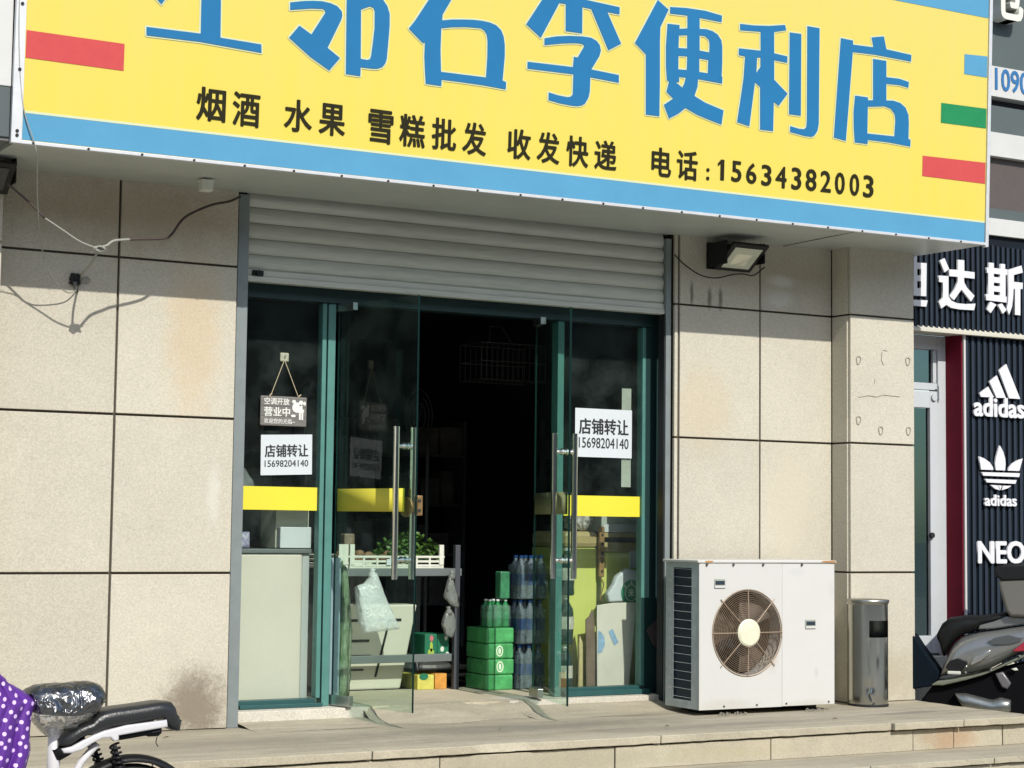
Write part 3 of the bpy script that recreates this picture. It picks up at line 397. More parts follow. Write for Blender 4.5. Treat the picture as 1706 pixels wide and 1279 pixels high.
for i, (a, b) in enumerate(zip(cuts2, cuts2[1:])):
    rough_slab(a+.003, b-.003, -1.62, -1.50, -.180, -.149, 50+i).build('edge_slab', M_edge, low, bevel=.003)
for i in range(18):
    a = -8+.98*i; box('riser_stone', M_edge, low, a+.003, a+.974, -1.59, -1.56, -.30, -.188, bevel=.003)
# kerb stones that run on to the right of the pavement corner
for i, (a, b) in enumerate([(7.94, 8.5), (8.5, 9.1), (9.1, 9.6)]):
    box('riser_stone', M_edge, low, a+.003, b-.003, -1.15, -1.06, -.152, -.035, bevel=.004)
nb = MB().box(7.957, 12, -1.06, -.12, -.29, -.158).build('neighbouring_ground', M_pave); struct(nb)
# ------------------------------------------------------------------ building
bd = thing('shop_building', 'beige granite clad shopfront building with two pilasters and a dark interior', 'building', (5, 0, 0))
GAP = .006
def panel(x0, x1, z0, z1, y, th=.022):
    return box('stone_panel', M_stone, bd, x0+GAP, x1-GAP, y+random.uniform(0, .0025), y+th, z0+GAP, z1-GAP, bevel=.003)
ZR = [0.0, .79, 1.58, 2.37, 2.90]
for (a, b) in [(2.24, 2.869), (2.869, 3.505)]:
    for z0, z1 in zip(ZR, ZR[1:]): panel(a, b, z0, z1, 0)
for (a, b) in [(6.281, 6.877), (6.877, 7.433)]:
    for z0, z1 in zip(ZR, ZR[1:]): panel(a, b, z0, z1, 0)
for z0, z1 in zip(ZR, ZR[1:]):
    panel(6.246, 6.281, z0, z1, .004)
    panel(7.433, 7.955, z0, z1, -.17); panel(1.65, 2.245, z0, z1, -.17); panel(1.05, 1.65, z0, z1, -.17)
    for x, s in ((7.430, 1),):    # return of the pilaster, facing left
        box('stone_panel', M_stone, bd, x, x+.022, -.145, -.004, z0+GAP, z1-GAP, bevel=.002)
    box('stone_panel', M_stone, bd, 7.935, 7.957, -.145, .10, z0+GAP, z1-GAP, bevel=.002)
    box('stone_panel', M_stone, bd, 2.223, 2.245, -.145, -.004, z0+GAP, z1-GAP, bevel=.002)
    for k in range(5): panel(1.05-.62*(k+1), 1.05-.62*k, z0, z1, 0)
mb = MB(); mb.box(-2.1, 3.50, .016, .16, 0, 6); mb.box(6.26, 7.945, .016, .16, 0, 6); mb.box(7.445, 7.94, -.155, .014, 0, 2.9); mb.box(1.06, 2.235, -.155, .014, 0, 2.9)
mb.box(3.502, 6.258, .10, .16, 2.78, 6)
mb.build('wall_core', M_joint, bd)
mb = MB(); mb.box(-2.1, 7.945, .17, .3, 2.80, 6.2); mb.box(-2.1, 7.945, -.02, .014, 4.5, 6.2); mb.build('upper_wall', M_greyw, bd)
# interior shell
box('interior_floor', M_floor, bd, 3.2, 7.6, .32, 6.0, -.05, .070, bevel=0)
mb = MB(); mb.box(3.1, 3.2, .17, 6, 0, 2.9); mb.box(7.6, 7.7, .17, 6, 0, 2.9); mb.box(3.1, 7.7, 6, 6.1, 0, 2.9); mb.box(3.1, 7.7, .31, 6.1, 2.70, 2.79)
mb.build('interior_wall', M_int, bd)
# worn threshold floor and broken front edge
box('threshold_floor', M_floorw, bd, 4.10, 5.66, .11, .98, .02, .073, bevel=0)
mb = MB(); n = 44
rn = random.Random(9); vs_ = []
prof = [(.16, .075), (.10, .072), (.03, .052), (-.05, .022), (-.12, .009), (-.16, .0)]
for i in range(n+1):
    x = 4.30+1.02*i/n
    for k, (y, z) in enumerate(prof): vs_.append((x, y+rn.uniform(-.012, .012)*(1 if k else 0)+.05*math.sin(i*.21+1)*(k > 0), z+rn.uniform(-.004, .004)*(0 < k < 5)))
K = len(prof); mb.add(vs_, [(i*K+j, i*K+j+1, (i+1)*K+j+1, (i+1)*K+j) for i in range(n) for j in range(K-1)])
mb.build('broken_threshold', M_pave, bd, smooth=True)
for (a, b, hh_, s) in ((3.58, 4.33, .022, 31), (5.20, 6.26, .046, 32)):
    rn2 = random.Random(s); n2 = 30; v2 = []
    for i in range(n2+1):
        x = a+(b-a)*i/n2
        for k, (y, t_) in enumerate(((.09, 1), (.05, .93), (-.02, .6), (-.12, .22), (-.24, 0))): v2.append((x, y+(rn2.uniform(-.012, .012) if k > 1 else 0), max(.0015, hh_*t_+(rn2.uniform(-.002, .002) if 0 < k < 4 else 0))))
    MB().add(v2, [(i*5+j, i*5+j+1, (i+1)*5+j+1, (i+1)*5+j) for i in range(n2) for j in range(4)]).build('cement_fillet', M_pave, bd, smooth=True)
for (a, b, s) in ((3.585, 4.33, 21), (5.20, 6.235, 22)):
    o = rough_slab(a, b, .075, .33, -.02, .074, s, jag=.004); o.build('sill_stone', M_sill, bd, bevel=.004)
# glue blobs left on the right pilaster
for (x, z, a) in [(7.499, 2.09, .7), (7.896, 2.104, .3), (7.498, 1.72, .5), (7.675, 1.663, .2), (7.899, 1.668, .2)]:
    pts = [(x+.016*math.cos(t)*(1+.2*math.sin(3*t+a)), -.172, z+.028*math.sin(t)*(1+.15*math.cos(2*t))+.3*a*.016*math.cos(t)) for t in [2*math.pi*i/14 for i in range(14)]]
    MB().tube(pts, .0035, 5, closed=True).build('glue_ring', mat('old_glue', (.30, .28, .22), .8), bd)
for p in ([(7.70, -.172, 2.07), (7.682, -.172, 2.10), (7.686, -.172, 2.145), (7.70, -.172, 2.165), (7.73, -.172, 2.16)], [(7.63, -.172, 1.98), (7.628, -.172, 1.955)], [(7.50, -.172, 1.862), (7.58, -.172, 1.876), (7.64, -.172, 1.87), (7.70, -.172, 1.885), (7.83, -.172, 1.88)]):
    MB().tube(p, .002, 5).build('glue_trail', mat('old_glue_dark', (.29, .265, .21), .8), bd)
# ------------------------------------------------------------------ shopfront: frame, glazing, doors
sf = thing('shopfront', 'teal aluminium shopfront with tinted sidelights and two glass doors swung open', 'shopfront', (4.9, .2, 0))
for (nm, a, b, y0, y1, z0, z1, m) in [
    ('frame_stile', 3.50, 3.634, .19, .25, .075, 2.30, M_teal), ('frame_stile', 4.072, 4.096, .19, .25, .12, 2.24, M_teall), ('frame_stile', 4.096, 4.106, .215, .25, .11, 2.24, M_dteal),
    ('door_jamb', 4.106, 4.149, .19, .26, .076, 2.24, M_teall), ('door_jamb', 5.560, 5.602, .19, .26, .076, 2.24, M_teall),
    ('frame_stile', 6.150, 6.172, .19, .25, .12, 2.24, M_teall), ('frame_stile', 6.172, 6.262, .19, .25, .075, 2.30, M_dteal),  # outer stile in darker teal, its shade put into the colour
    ('bottom_rail', 3.634, 4.072, .185, .255, .076, .118, M_teal), ('bottom_rail', 5.603, 6.150, .185, .255, .076, .122, M_teal),
    ('bottom_rail', 3.634, 4.104, .165, .184, .076, .096, M_teal), ('bottom_rail', 5.603, 6.190, .150, .184, .076, .104, M_teal),
    ('header', 3.50, 6.262, .17, .27, 2.242, 2.36, M_dteal)]:
    box(nm, m, sf, a, b, y0, y1, z0, z1, bevel=.002)
box('header_upper_panel', M_dteal, sf, 3.50, 6.262, .272, .29, 2.362, 2.79, bevel=0)
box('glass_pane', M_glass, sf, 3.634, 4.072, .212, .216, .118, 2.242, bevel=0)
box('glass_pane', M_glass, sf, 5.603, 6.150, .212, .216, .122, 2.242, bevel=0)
box('yellow_band', M_yband, sf, 3.636, 4.066, .2095, .2112, 1.117, 1.241, bevel=0)
box('yellow_band', M_yband, sf, 5.62, 6.147, .2095, .2112, 1.110, 1.230, bevel=0)
def leaf(hx, hy, ex, ey, band, label):
    L = math.hypot(ex-hx, ey-hy); ux, uy = (ex-hx)/L, (ey-hy)/L; nx_, ny_ = -uy, ux   # n points right
    def P(s, t, z): return (hx+ux*s+nx_*t, hy+uy*s+ny_*t, z)
    def bx(mb, s0, s1, t0, t1, z0, z1):
        return mb.hexa([P(s0,t0,z0),P(s1,t0,z0),P(s1,t1,z0),P(s0,t1,z0),P(s0,t0,z1),P(s1,t0,z1),P(s1,t1,z1),P(s0,t1,z1)])
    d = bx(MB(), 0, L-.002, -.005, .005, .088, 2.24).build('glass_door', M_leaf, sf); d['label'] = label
    bx(MB(), L-.0018, L, -.0055, .0055, .088, 2.24).build('glass_edge', M_gedge, d)
    bx(MB(), .0, .002, -.0055, .0055, .088, 2.24).build('glass_edge', M_gedge, d)
    for s_ in (1, -1):
        bx(MB(), band[0], band[1], .0052*s_, .0062*s_, 1.115, 1.236).build('yellow_band', (M_yback if s_ < 0 else M_yband) if 'left' in label else mat('yellow_film_shaded', (.20, .22, .10), .6), d)  # right door: shaded copy of the yellow film, shade put into its colour
    bx(MB(), -.02, .16, -.016, .016, .083, .135).build('patch_fitting', M_steel, d, bevel=.002)
    bx(MB(), -.02, .14, -.016, .016, 2.20, 2.241).build('patch_fitting', M_steel, d, bevel=.002)
    hs = L-.095
    mbk = MB()
    for t in (-.058, .058): mbk.cyl(P(hs, t, .765), P(hs, t, 1.555), .0165, seg=20)
    for z in (.865, 1.455):
        mbk.cyl(P(hs, -.060, z), P(hs, .060, z), .0115, seg=16)
        for t in (-.014, .014): mbk.cyl(P(hs, t*.6, z), P(hs, t*1.3, z), .019, seg=18)
    mbk.build('pull_handle', M_chrome, d)
    for pp in d.children[-1].data.polygons: pp.use_smooth = len(pp.vertices) == 4
    return P, hs
PL, hsl = leaf(4.172, .20, 4.335, -.44, (.02, .56), 'left glass door swung outward with a padlock on its handle')
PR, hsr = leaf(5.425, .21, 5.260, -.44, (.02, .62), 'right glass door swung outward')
# padlock on left door handle
pl = thing('padlock', 'brass coloured padlock and round lock disc hung on the left glass door handle', 'padlock', PL(hsl, .07, 1.14))
M_brass = mat('dull_brass', (.30, .19, .08), .4, .6, noise=.3, nscale=60)
c0 = Vector(PL(hsl+.0, .078, 1.15))
q = MB(); q.cyl(PL(hsl-.03, .035, 1.14), PL(hsl-.03, .052, 1.14), .052, seg=28); q.build('lock_disc', M_brass, pl, bevel=.003)
q = MB(); q.box(c0.x-.008, c0.x+.022, c0.y-.045, c0.y-.005, c0.z-.055, c0.z+.05); q.build('lock_body', M_brass, pl, bevel=.005)
q = MB()
for dz in (-.028, .022): q.box(c0.x-.009, c0.x+.008, c0.y-.0485, c0.y-.0462, c0.z+dz-.007, c0.z+dz+.007)
q.build('key_slot', M_ink, pl)
# ------------------------------------------------------------------ roller shutter
rs = thing('roller_shutter', 'pale metal roller shutter rolled almost fully up above the glass doors', 'shutter', (4.9, .08, 2.3))
def slat_profile(z0, h):
    pts = []
    for i in range(7):
        t = i/6; pts.append((.070-.016*math.sin(math.pi*t)**.8, z0+h*t))
    return pts
z = 2.372
for i in range(5):
    h = .083; pr = slat_profile(z, h-.004); K = len(pr); mb = MB()
    mb.add([(x, y, zz) for x in (3.575, 6.205) for (y, zz) in pr], [(j, j+1, K+j+1, K+j) for j in range(K-1)])
    mb.box(3.575, 6.205, .072, .080, z-.002, z+h)
    mb.build('slat', M_shut, rs, smooth=False); z += h
mb = MB(); mb.box(3.572, 6.208, .045, .10, 2.308, 2.338); mb.box(3.572, 6.208, .055, .09, 2.338, 2.372); mb.build('bottom_bar', M_shut, rs, bevel=.003)
mb = MB(); mb.cyl((3.63, .044, 2.352), (3.63, .02, 2.352), .014); mb.box(3.60, 3.66, .036, .046, 2.338, 2.366); mb.build('lock', M_black, rs)
box('guide_rail', M_alug, rs, 3.512, 3.573, .030, .11, 0.0, 2.76, bevel=.003)
box('guide_rail', M_alug, rs, 6.207, 6.243, .030, .11, 0.0, 2.76, bevel=.003)
box('guide_slot', M_ink, rs, 6.200, 6.206, .04, .10, 0.0, 2.31, bevel=0)
box('shutter_hood', M_soff, rs, 3.512, 6.243, .025, .1, 2.788, 2.80, bevel=0)
# ------------------------------------------------------------------ the big sign
sg = thing('shop_sign', 'big yellow and blue sign box with blue Chinese shop name and telephone number', 'shop sign', (5.1, -.7, 2.75))
def S(X, Z, h=0): return Vector((X, -.70-.036*(Z-2.76)-h, Z))
def zb(X): return 2.745+(X-2.15)/5.9*.038          # bottom edge rises slightly to the right
XL, XR, ZT = 2.150, 8.050, 4.355
def plate(name, pts, h0, h1, m, parent=sg, bevel=0):
    mb = MB(); mb.hexa([S(*pts[0], h0), S(*pts[1], h0), S(*pts[1], h0-.001), S(*pts[0], h0-.001), S(*pts[3], h0), S(*pts[2], h0), S(*pts[2], h0-.001), S(*pts[3], h0-.001)]) if False else None
    v = [S(*p, h1) for p in pts]+[S(*p, h0) for p in pts]; k = len(pts)
    mb.add(v, [tuple(range(k)), tuple(range(2*k-1, k-1, -1))]+[(i, i+k, (i+1) % k+k, (i+1) % k) for i in range(k)])
    return mb.build(name, m, parent, bevel=bevel)
plate('sign_face', [(XL+.012, zb(XL)+.012), (XR-.012, zb(XR)+.012), (XR-.012, ZT), (XL+.012, ZT)], -.02, 0, M_vinyl)
plate('blue_band', [(XL+.03, 2.765), (XR-.014, 2.799), (XR-.014, 2.918), (XL+.03, 2.886)], 0.0005, .002, M_sblue)
plate('blue_band', [(XL+.03, 4.168), (XR-.014, 4.176), (XR-.014, ZT-.01), (XL+.03, ZT-.01)], 0.0005, .002, M_sblue)
plate('pale_line', [(XL+.03, 2.887), (XR-.014, 2.919), (XR-.014, 2.930), (XL+.03, 2.898)], 0.0005, .0018, M_outl)
for nm, m, p in (('red_stripe', M_sred, [(2.180, 3.1385), (2.638, 3.1385), (2.638, 3.265), (2.180, 3.265)]), ('blue_stripe', M_sblue, [(7.848, 3.808), (8.034, 3.810), (8.034, 3.940), (7.848, 3.929)]),
                 ('green_stripe', M_sgreen, [(7.669, 3.490), (8.033, 3.497), (8.033, 3.618), (7.669, 3.610)]), ('red_stripe', M_sred, [(7.531, 3.154), (8.033, 3.158), (8.033, 3.287), (7.531, 3.276)]),
                 ('blue_stripe', M_sblue, [(2.18, 3.78), (2.38, 3.78), (2.38, 3.90), (2.18, 3.90)]), ('green_stripe', M_sgreen, [(2.18, 3.46), (2.52, 3.46), (2.52, 3.58), (2.18, 3.58)])):
    plate(nm, p, .0005, .0022, m)
# frame: bottom trim, side trims, top
plate('frame_trim', [(XL, zb(XL)), (XR, zb(XR)), (XR, zb(XR)+.016), (XL, zb(XL)+.016)], -.02, .008, M_alu, bevel=.002)
plate('frame_trim', [(XL-.022, zb(XL)), (XL+.028, zb(XL)), (XL+.018, ZT), (XL-.022, ZT)], -.02, .010, M_alu, bevel=.002)
plate('frame_trim', [(XR-.010, zb(XR)-.01), (XR+.014, zb(XR)-.01), (XR+.014, ZT), (XR-.010, ZT)], -.02, .010, M_alu, bevel=.002)
plate('frame_trim', [(XL, ZT), (XR, ZT), (XR, ZT+.03), (XL, ZT+.03)], -.02, .010, M_alu, bevel=.002)
mb = MB(); a, b = XL, XR
mb.add([(a, -.688, zb(a)+.002), (b, -.688, zb(b)+.002), (b, .014, zb(b)+.010), (a, .014, zb(a)+.012), (a, -.688, zb(a)+.018), (b, -.688, zb(b)+.018), (b, .014, zb(b)+.026), (a, .014, zb(a)+.028)],
       [(0,3,2,1),(4,5,6,7),(0,1,5,4),(1,2,6,5),(2,3,7,6),(3,0,4,7)])
mb.build('soffit', M_soff, sg)
for x in (7.04,): box('soffit_seam', M_back, sg, x, x+.003, -.686, -.01, zb(x)+.0005, zb(x)+.004, bevel=0)
mb = MB()
for x in (XL, XR-.02): mb.hexa([(x,-.68,zb(x)+.018),(x+.02,-.68,zb(x)+.018),(x+.02,.01,zb(x)+.03),(x,.01,zb(x)+.03),(x,-.735,ZT),(x+.02,-.735,ZT),(x+.02,.01,ZT),(x,.01,ZT)])
mb.box(XL+.02, XR-.02, -.73, .01, ZT-.02, ZT-.001)
mb.build('side_panel', M_soff, sg)
mb = MB()
for i in range(24):
    x = XL+.08+i*.255; zz = zb(x)+.004+random.uniform(-.001, .001); mb.cyl((x, -.698, zz+.002), (x, -.713, zz+.002), .006, seg=8)
for zz in (2.78, 2.80, 3.08, 3.38, 3.8): mb.cyl(tuple(S(XL+.004, zz, .008)), tuple(S(XL+.004, zz, .014)), .008, seg=8)
mb.build('screws', M_blackr, sg)
for nm in ('zuo', 'lin', 'you', 'li', 'bian', 'li4', 'dian'):
    polys = [[tuple(q) for q in p] for p in DATA[nm]]
    if nm == 'lin': polys += [[tuple(q) for q in p] for p in DATA['lin2']]
    holes = [[tuple(q) for q in p] for p in DATA.get(nm+'_hole', [])]
    me = mapmesh(shape_mesh(polys+holes, .002), lambda x, y, h: S(x, y, .0050+h)); o = link('character', me, M_lblue, sg)
    base = shape_mesh(polys+holes, .001); cps = []
    for k_ in range(12):
        a_ = 2*math.pi*k_/12; m2 = base.copy(); cps.append(mapmesh(m2, lambda x, y, h: S(x+.008*math.cos(a_), y+.008*math.sin(a_), .0014+k_*.00011+h)))
    link('character_outline', joinmesh(cps), M_outl, o)
for (c, x0, x1, z0, z1) in DATA['small']:
    if c == '1': me = shape_mesh([[(.0, .80), (.50, 1.0), (1, 1.0), (1, 0), (.42, 0), (.42, .78), (.0, .66)]], .002)
    elif c in ':0123456789':
        me = text_mesh(c, .022)
    else: me = text_mesh(c, .024)
    link('small_character' if c not in ':0123456789' else 'digit', fitmesh(me, x0, x1, z0, z1, lambda X, Z, h: S(X, Z, .003+h)), M_blk_t, sg)
# small socket box under the soffit
sk = thing('junction_box', 'small white plastic junction box stuck under the sign soffit', 'junction box', (3.22, -.28, 2.72))
box('case', M_crate, sk, 3.185, 3.245, -.31, -.25, 2.695, 2.752, bevel=.005); box('lid', M_crate, sk, 3.182, 3.248, -.313, -.247, 2.742, 2.7505, bevel=.001)
# ------------------------------------------------------------------ flood lights
def flood(x0, x1, yi, zi, yo, zo, label, th=.045, lens=None):
    t = thing('flood_light', label, 'flood light', ((x0+x1)/2, yi, zi), 'flood lights fixed under the sign')
    d = Vector((0, yo-yi, zo-zi)).normalized(); n = Vector((0, d.z, -d.y)); n = n if n.z < 0 else -n   # face normal (down-forward)
    L = math.hypot(yo-yi, zo-zi)
    def P(x, s, h): p = Vector((x, yi, zi))+d*s+n*h; return tuple(p)
    def hx(x0, x1, s0, s1, h0, h1, ins=0):
        return MB().hexa([P(x0,s0,h0),P(x1,s0,h0),P(x1,s1,h0),P(x0,s1,h0),P(x0+ins,s0+ins,h1),P(x1-ins,s0+ins,h1),P(x1-ins,s1-ins,h1),P(x0+ins,s1-ins,h1)])
    hx(x0-.03, x1+.03, -.03, L+.03, -.012, .006).build('rim', M_black, t, bevel=.003)
    hx(x0, x1, 0, L, .0062, .009).build('lens', lens or M_lampg, t, bevel=.002)
    m2 = mat('lamp_reflector', (.75, .76, .62), .25, .4); hx(x0+.04, x1-.05, .03, L-.05, .0092, .0098).build('led_plate', m2, t)
    hx(x0-.01, x1+.01, -.01, L+.01, -.012, -.012-th, .03).build('housing', M_black, t, bevel=.004)
    mb = MB(); xm = x0-.03; mb.box(xm-.012, xm-.004, min(yo, yi)+.03, -.001, zi-.0, zi+.14); mb.box(x1+.034, x1+.042, min(yo, yi)+.03, -.001, zi+.02, zi+.14); mb.box(xm-.012, x1+.042, -.012, -.001, zi-.01, zi+.15)
    mb.build('bracket', M_black, t, bevel=.002)
    return t
flood(6.515, 6.715, -.09, 2.605, -.235, 2.705, 'black flood light with pale lens under the right end of the sign')
t = flood(2.05, 2.22, -.22, 2.615, -.34, 2.70, 'dark flood light at the left edge under the end of the sign', lens=mat('dark_lens', (.02, .022, .022), .3))
# ------------------------------------------------------------------ cables
def spline(pts, n=8):
    P_ = [Vector(p) for p in pts]; P_ = [P_[0]*2-P_[1]]+P_+[P_[-1]*2-P_[-2]]; out = []
    for i in range(1, len(P_)-2):
        for k in range(n):
            t = k/n; a, b, c, d = P_[i-1], P_[i], P_[i+1], P_[i+2]
            out.append(.5*((2*b)+(c-a)*t+(2*a-5*b+4*c-d)*t*t+(3*b-a-3*c+d)*t**3))
    out.append(P_[-2]); return out
def cable(pts, rad, m, label, name='cable'):
    o = MB().tube(spline(pts), rad, 7).build(name, m, None, smooth=True); tag(o, label, 'cable', 'loose cables on the left wall'); return o
KN = (2.633, -.43, 2.336)
cable([(2.189, -.43, 2.607), (2.285, -.43, 2.535), (2.37, -.43, 2.461)], .0055, M_cable_d, 'dark cable sloping down from the left flood light')
cable([(2.37, -.43, 2.461), (2.46, -.43, 2.41), (2.54, -.43, 2.365), KN], .0042, M_cable_l, 'pale length of cable between the dark cable and the knot')
cable([KN, (2.66, -.42, 2.345), (2.71, -.40, 2.385), (2.775, -.38, 2.40), (2.80, -.37, 2.405)], .0065, M_cable_l, 'thick twisted pale cable splice rising right from the knot')
cable([(2.80, -.37, 2.405), (2.98, -.33, 2.430), (3.04, -.28, 2.46), (3.12, -.2, 2.55), (3.19, -.15, 2.60), (3.32, -.08, 2.665), (3.43, -.04, 2.70), (3.50, -.02, 2.735)], .0065, M_cable_d, 'dark brown cable rising from the splice to the shutter rail')
cable([KN, (2.628, -.40, 2.31), (2.625, -.33, 2.275), (2.635, -.2, 2.255), (2.665, -.05, 2.258), (2.67, .0, 2.265)], .006, M_cable_l, 'short pale cable from the knot into the wall hole')
cable([(2.15, -.735, 3.9), (2.14, -.73, 3.35), (2.17, -.715, 2.95), (2.235, -.715, 2.745), (2.262, -.66, 2.68), (2.33, -.45, 2.50), (2.42, -.25, 2.30), (2.52, -.12, 2.20), (2.60, -.05, 2.165), (2.655, -.01, 2.185)], .003, M_cable_l, 'long thin pale wire hanging from the sign front to the wall hole')
k = thing('wire_knot', 'white tape knot joining the loose cables in front of the left wall', 'knot', KN)
q = MB(); pts = [(KN[0]+.022*math.cos(a)*(1+.3*math.sin(2.3*a)), KN[1]+.014*math.sin(a*1.7), KN[2]+.012*math.sin(a)) for a in [i*.5 for i in range(30)]]; q.tube(pts, .0055, 6); q.build('tape', M_cable_l, k, smooth=True)
q = MB(); q.tube([(KN[0]+.01, KN[1], KN[2]+.01), (KN[0]+.04, KN[1], KN[2]+.022)], .006, 6); q.build('tape_end', M_cable_l, k)
wh = thing('wall_hole', 'dark wire hole with black tape and grey putty in the left wall', 'wall hole', (2.66, 0, 2.235))
q = MB(); rn4 = random.Random(4); q.tube([(2.645+.019*math.cos(a*1.7)*(1+.3*rn4.random()), -.006-.008*rn4.random(), 2.238+.021*math.sin(a)*(1+.3*rn4.random())) for a in [i*.55 for i in range(26)]], .009, 6); q.build('tape_plug', M_blackr, wh, smooth=True)
MB().tube([(2.64, -.012, 2.225), (2.655, -.012, 2.19), (2.662, -.01, 2.175)], [.012, .008, .004], 7).build('tape_tail', mat('faded_tape', (.12, .12, .115), .8), wh)
q = MB(); q.tube([(2.68, -.012, 2.235), (2.705, -.02, 2.242), (2.72, -.012, 2.236)], [.012, .014, .006], 8); q.build('putty', mat('grey_putty', (.25, .25, .23), .8), wh)
o = cable([(6.235, -.01, 2.66), (6.30, -.03, 2.60), (6.40, -.05, 2.545), (6.50, -.07, 2.535), (6.60, -.10, 2.56), (6.66, -.12, 2.565), (6.72, -.14, 2.56), (6.78, -.17, 2.61)], .004, M_blackr, 'thin black cable sagging from the shutter rail to the right flood light')
o['group'] = 'cables of the flood lights'
# ------------------------------------------------------------------ notices
def notice(x0, x1, z0, z1, y, tilt, label, tz, nz, bold=.03):
    t = thing('notice', label, 'notice', ((x0+x1)/2, y, (z0+z1)/2), 'white shop transfer notices taped to the glass')
    c = ((x0+x1)/2, (z0+z1)/2)
    def P(X, Z, h=0): dx, dz = X-c[0], Z-c[1]; return Vector((c[0]+dx-tilt*.3*dz, y-h, c[1]+dz+tilt*dx))
    mb = MB(); v = [P(x0,z0,0),P(x1,z0,0),P(x1,z1,0),P(x0,z1,0),P(x0,z0,.0012),P(x1,z0,.0012),P(x1,z1,.0012),P(x0,z1,.0012)]
    mb.hexa(v); mb.build('sheet', M_paper, t)
    me = fitmesh(text_mesh('店铺转让', bold), tz[0], tz[1], tz[2], tz[3], lambda X, Z, h: P(X, Z, .0018+h*.3)); link('lettering', me, M_ink, t)
    me = fitmesh(text_mesh('15698204140', .012), nz[0], nz[1], nz[2], nz[3], lambda X, Z, h: P(X, Z, .0018+h*.3)); link('telephone_number', me, M_ink, t)
notice(3.735, 4.030, 1.305, 1.520, .2065, .04, 'smaller white shop transfer notice on the left sidelight below the hanging board', (3.757, 4.008, 1.400, 1.468), (3.757, 4.008, 1.348, 1.384))
notice(5.690, 6.085, 1.455, 1.740, .2065, .0, 'larger white shop transfer notice on the right sidelight beside the open door', (5.715, 6.062, 1.588, 1.682), (5.715, 6.062, 1.508, 1.570))
# hanging board
hb = thing('hanging_board', 'small grey wooden open sign hanging by a string from a hook on the left glass', 'hanging sign', (3.85, .18, 1.65))
M_slate = mat('weathered_grey_board', (.17, .16, .15), .8, noise=.35, nscale=14, stretch=(1, 1, 14))
bx0, bx1, bz0, bz1 = 3.718, 3.984, 1.563, 1.722
bo = box('board', M_slate, hb, bx0, bx1, .180, .192, bz0, bz1, bevel=.006)
for z in (1.615, 1.668): box('board_groove', M_ink, bo, bx0+.004, bx1-.004, .1792, .1798, z, z+.002, bevel=0)
M_chalk = mat('chalk_white', (.66, .66, .62), .8)
M_dwr = mat('brown_writing', (.05, .03, .03), .8)
P_ = lambda X, Z, h=0: Vector((X, .1793-h, Z))
link('lettering', fitmesh(text_mesh('空调开放', .018), 3.738, 3.882, 1.676, 1.712, P_), M_chalk, bo)
link('lettering', fitmesh(text_mesh('营业中', .022), 3.738, 3.886, 1.614, 1.664, P_), M_chalk, bo)
link('lettering', fitmesh(text_mesh('欢迎您的光临~', .008), 3.738, 3.915, 1.575, 1.602, P_), M_chalk, bo)
def ell(cx, cz, a, b, n=18, rot=0): return [(cx+a*math.cos(t)*math.cos(rot)-b*math.sin(t)*math.sin(rot), cz+a*math.cos(t)*math.sin(rot)+b*math.sin(t)*math.cos(rot)) for t in [2*math.pi*i/n for i in range(n)]]
def flat(polys, y, d=.0012): return mapmesh(shape_mesh(polys, d), lambda a, b, h: Vector((a, y-h, b)))
link('animal_drawing', joinmesh([flat([ell(3.928, 1.665, .030, .028)], .1788), flat([ell(3.908, 1.696, .011, .010)], .1786), flat([ell(3.948, 1.692, .012, .012)], .1784), flat([ell(3.968, 1.688, .008, .010)], .1782), flat([ell(3.945, 1.648, .022, .012)], .1780), flat([[(3.938, 1.60), (3.948, 1.60), (3.948, 1.64), (3.938, 1.64)]], .1786), flat([[(3.952, 1.60), (3.962, 1.60), (3.962, 1.64), (3.952, 1.64)]], .1786), flat([ell(3.905, 1.62, .014, .007)], .1784)]), M_chalk, bo)
link('animal_eye', flat([ell(3.944, 1.678, .006, .003)], .1770), M_ink, bo)
MB().tube([(3.775, .186, bz1-.002), (3.852, .196, 1.912)], .0022, 6).build('string', mat('hemp_string', (.42, .36, .24), .9), hb)
MB().tube([(3.936, .186, bz1-.002), (3.858, .196, 1.912)], .0022, 6).build('string', MATS['hemp_string'], hb)
for x in (3.772, 3.939): MB().tube([(x-.004, .184, bz1+.001), (x+.004, .182, bz1+.009), (x+.010, .184, bz1+.012)], .0035, 6).build('string_knot', MATS['hemp_string'], hb)
box('hook_pad', mat('pale_hook', (.36, .37, .27), .5, noise=.3, nscale=60), hb, 3.832, 3.882, .197, .2105, 1.910, 1.958, bevel=.006)
MB().tube([(3.856, .197, 1.936), (3.856, .188, 1.932), (3.856, .188, 1.944)], .003, 6).build('hook', M_steel, hb)
# paper strip right
st = box('paper_strip', mat('grey_white_paper', (.36, .39, .33), .7, noise=.2, nscale=5), None, 6.022, 6.088, .219, .2205, 1.285, 1.870, bevel=0); tag(st, 'tall narrow pale paper strip behind the larger notice on the right glass', 'paper strip')
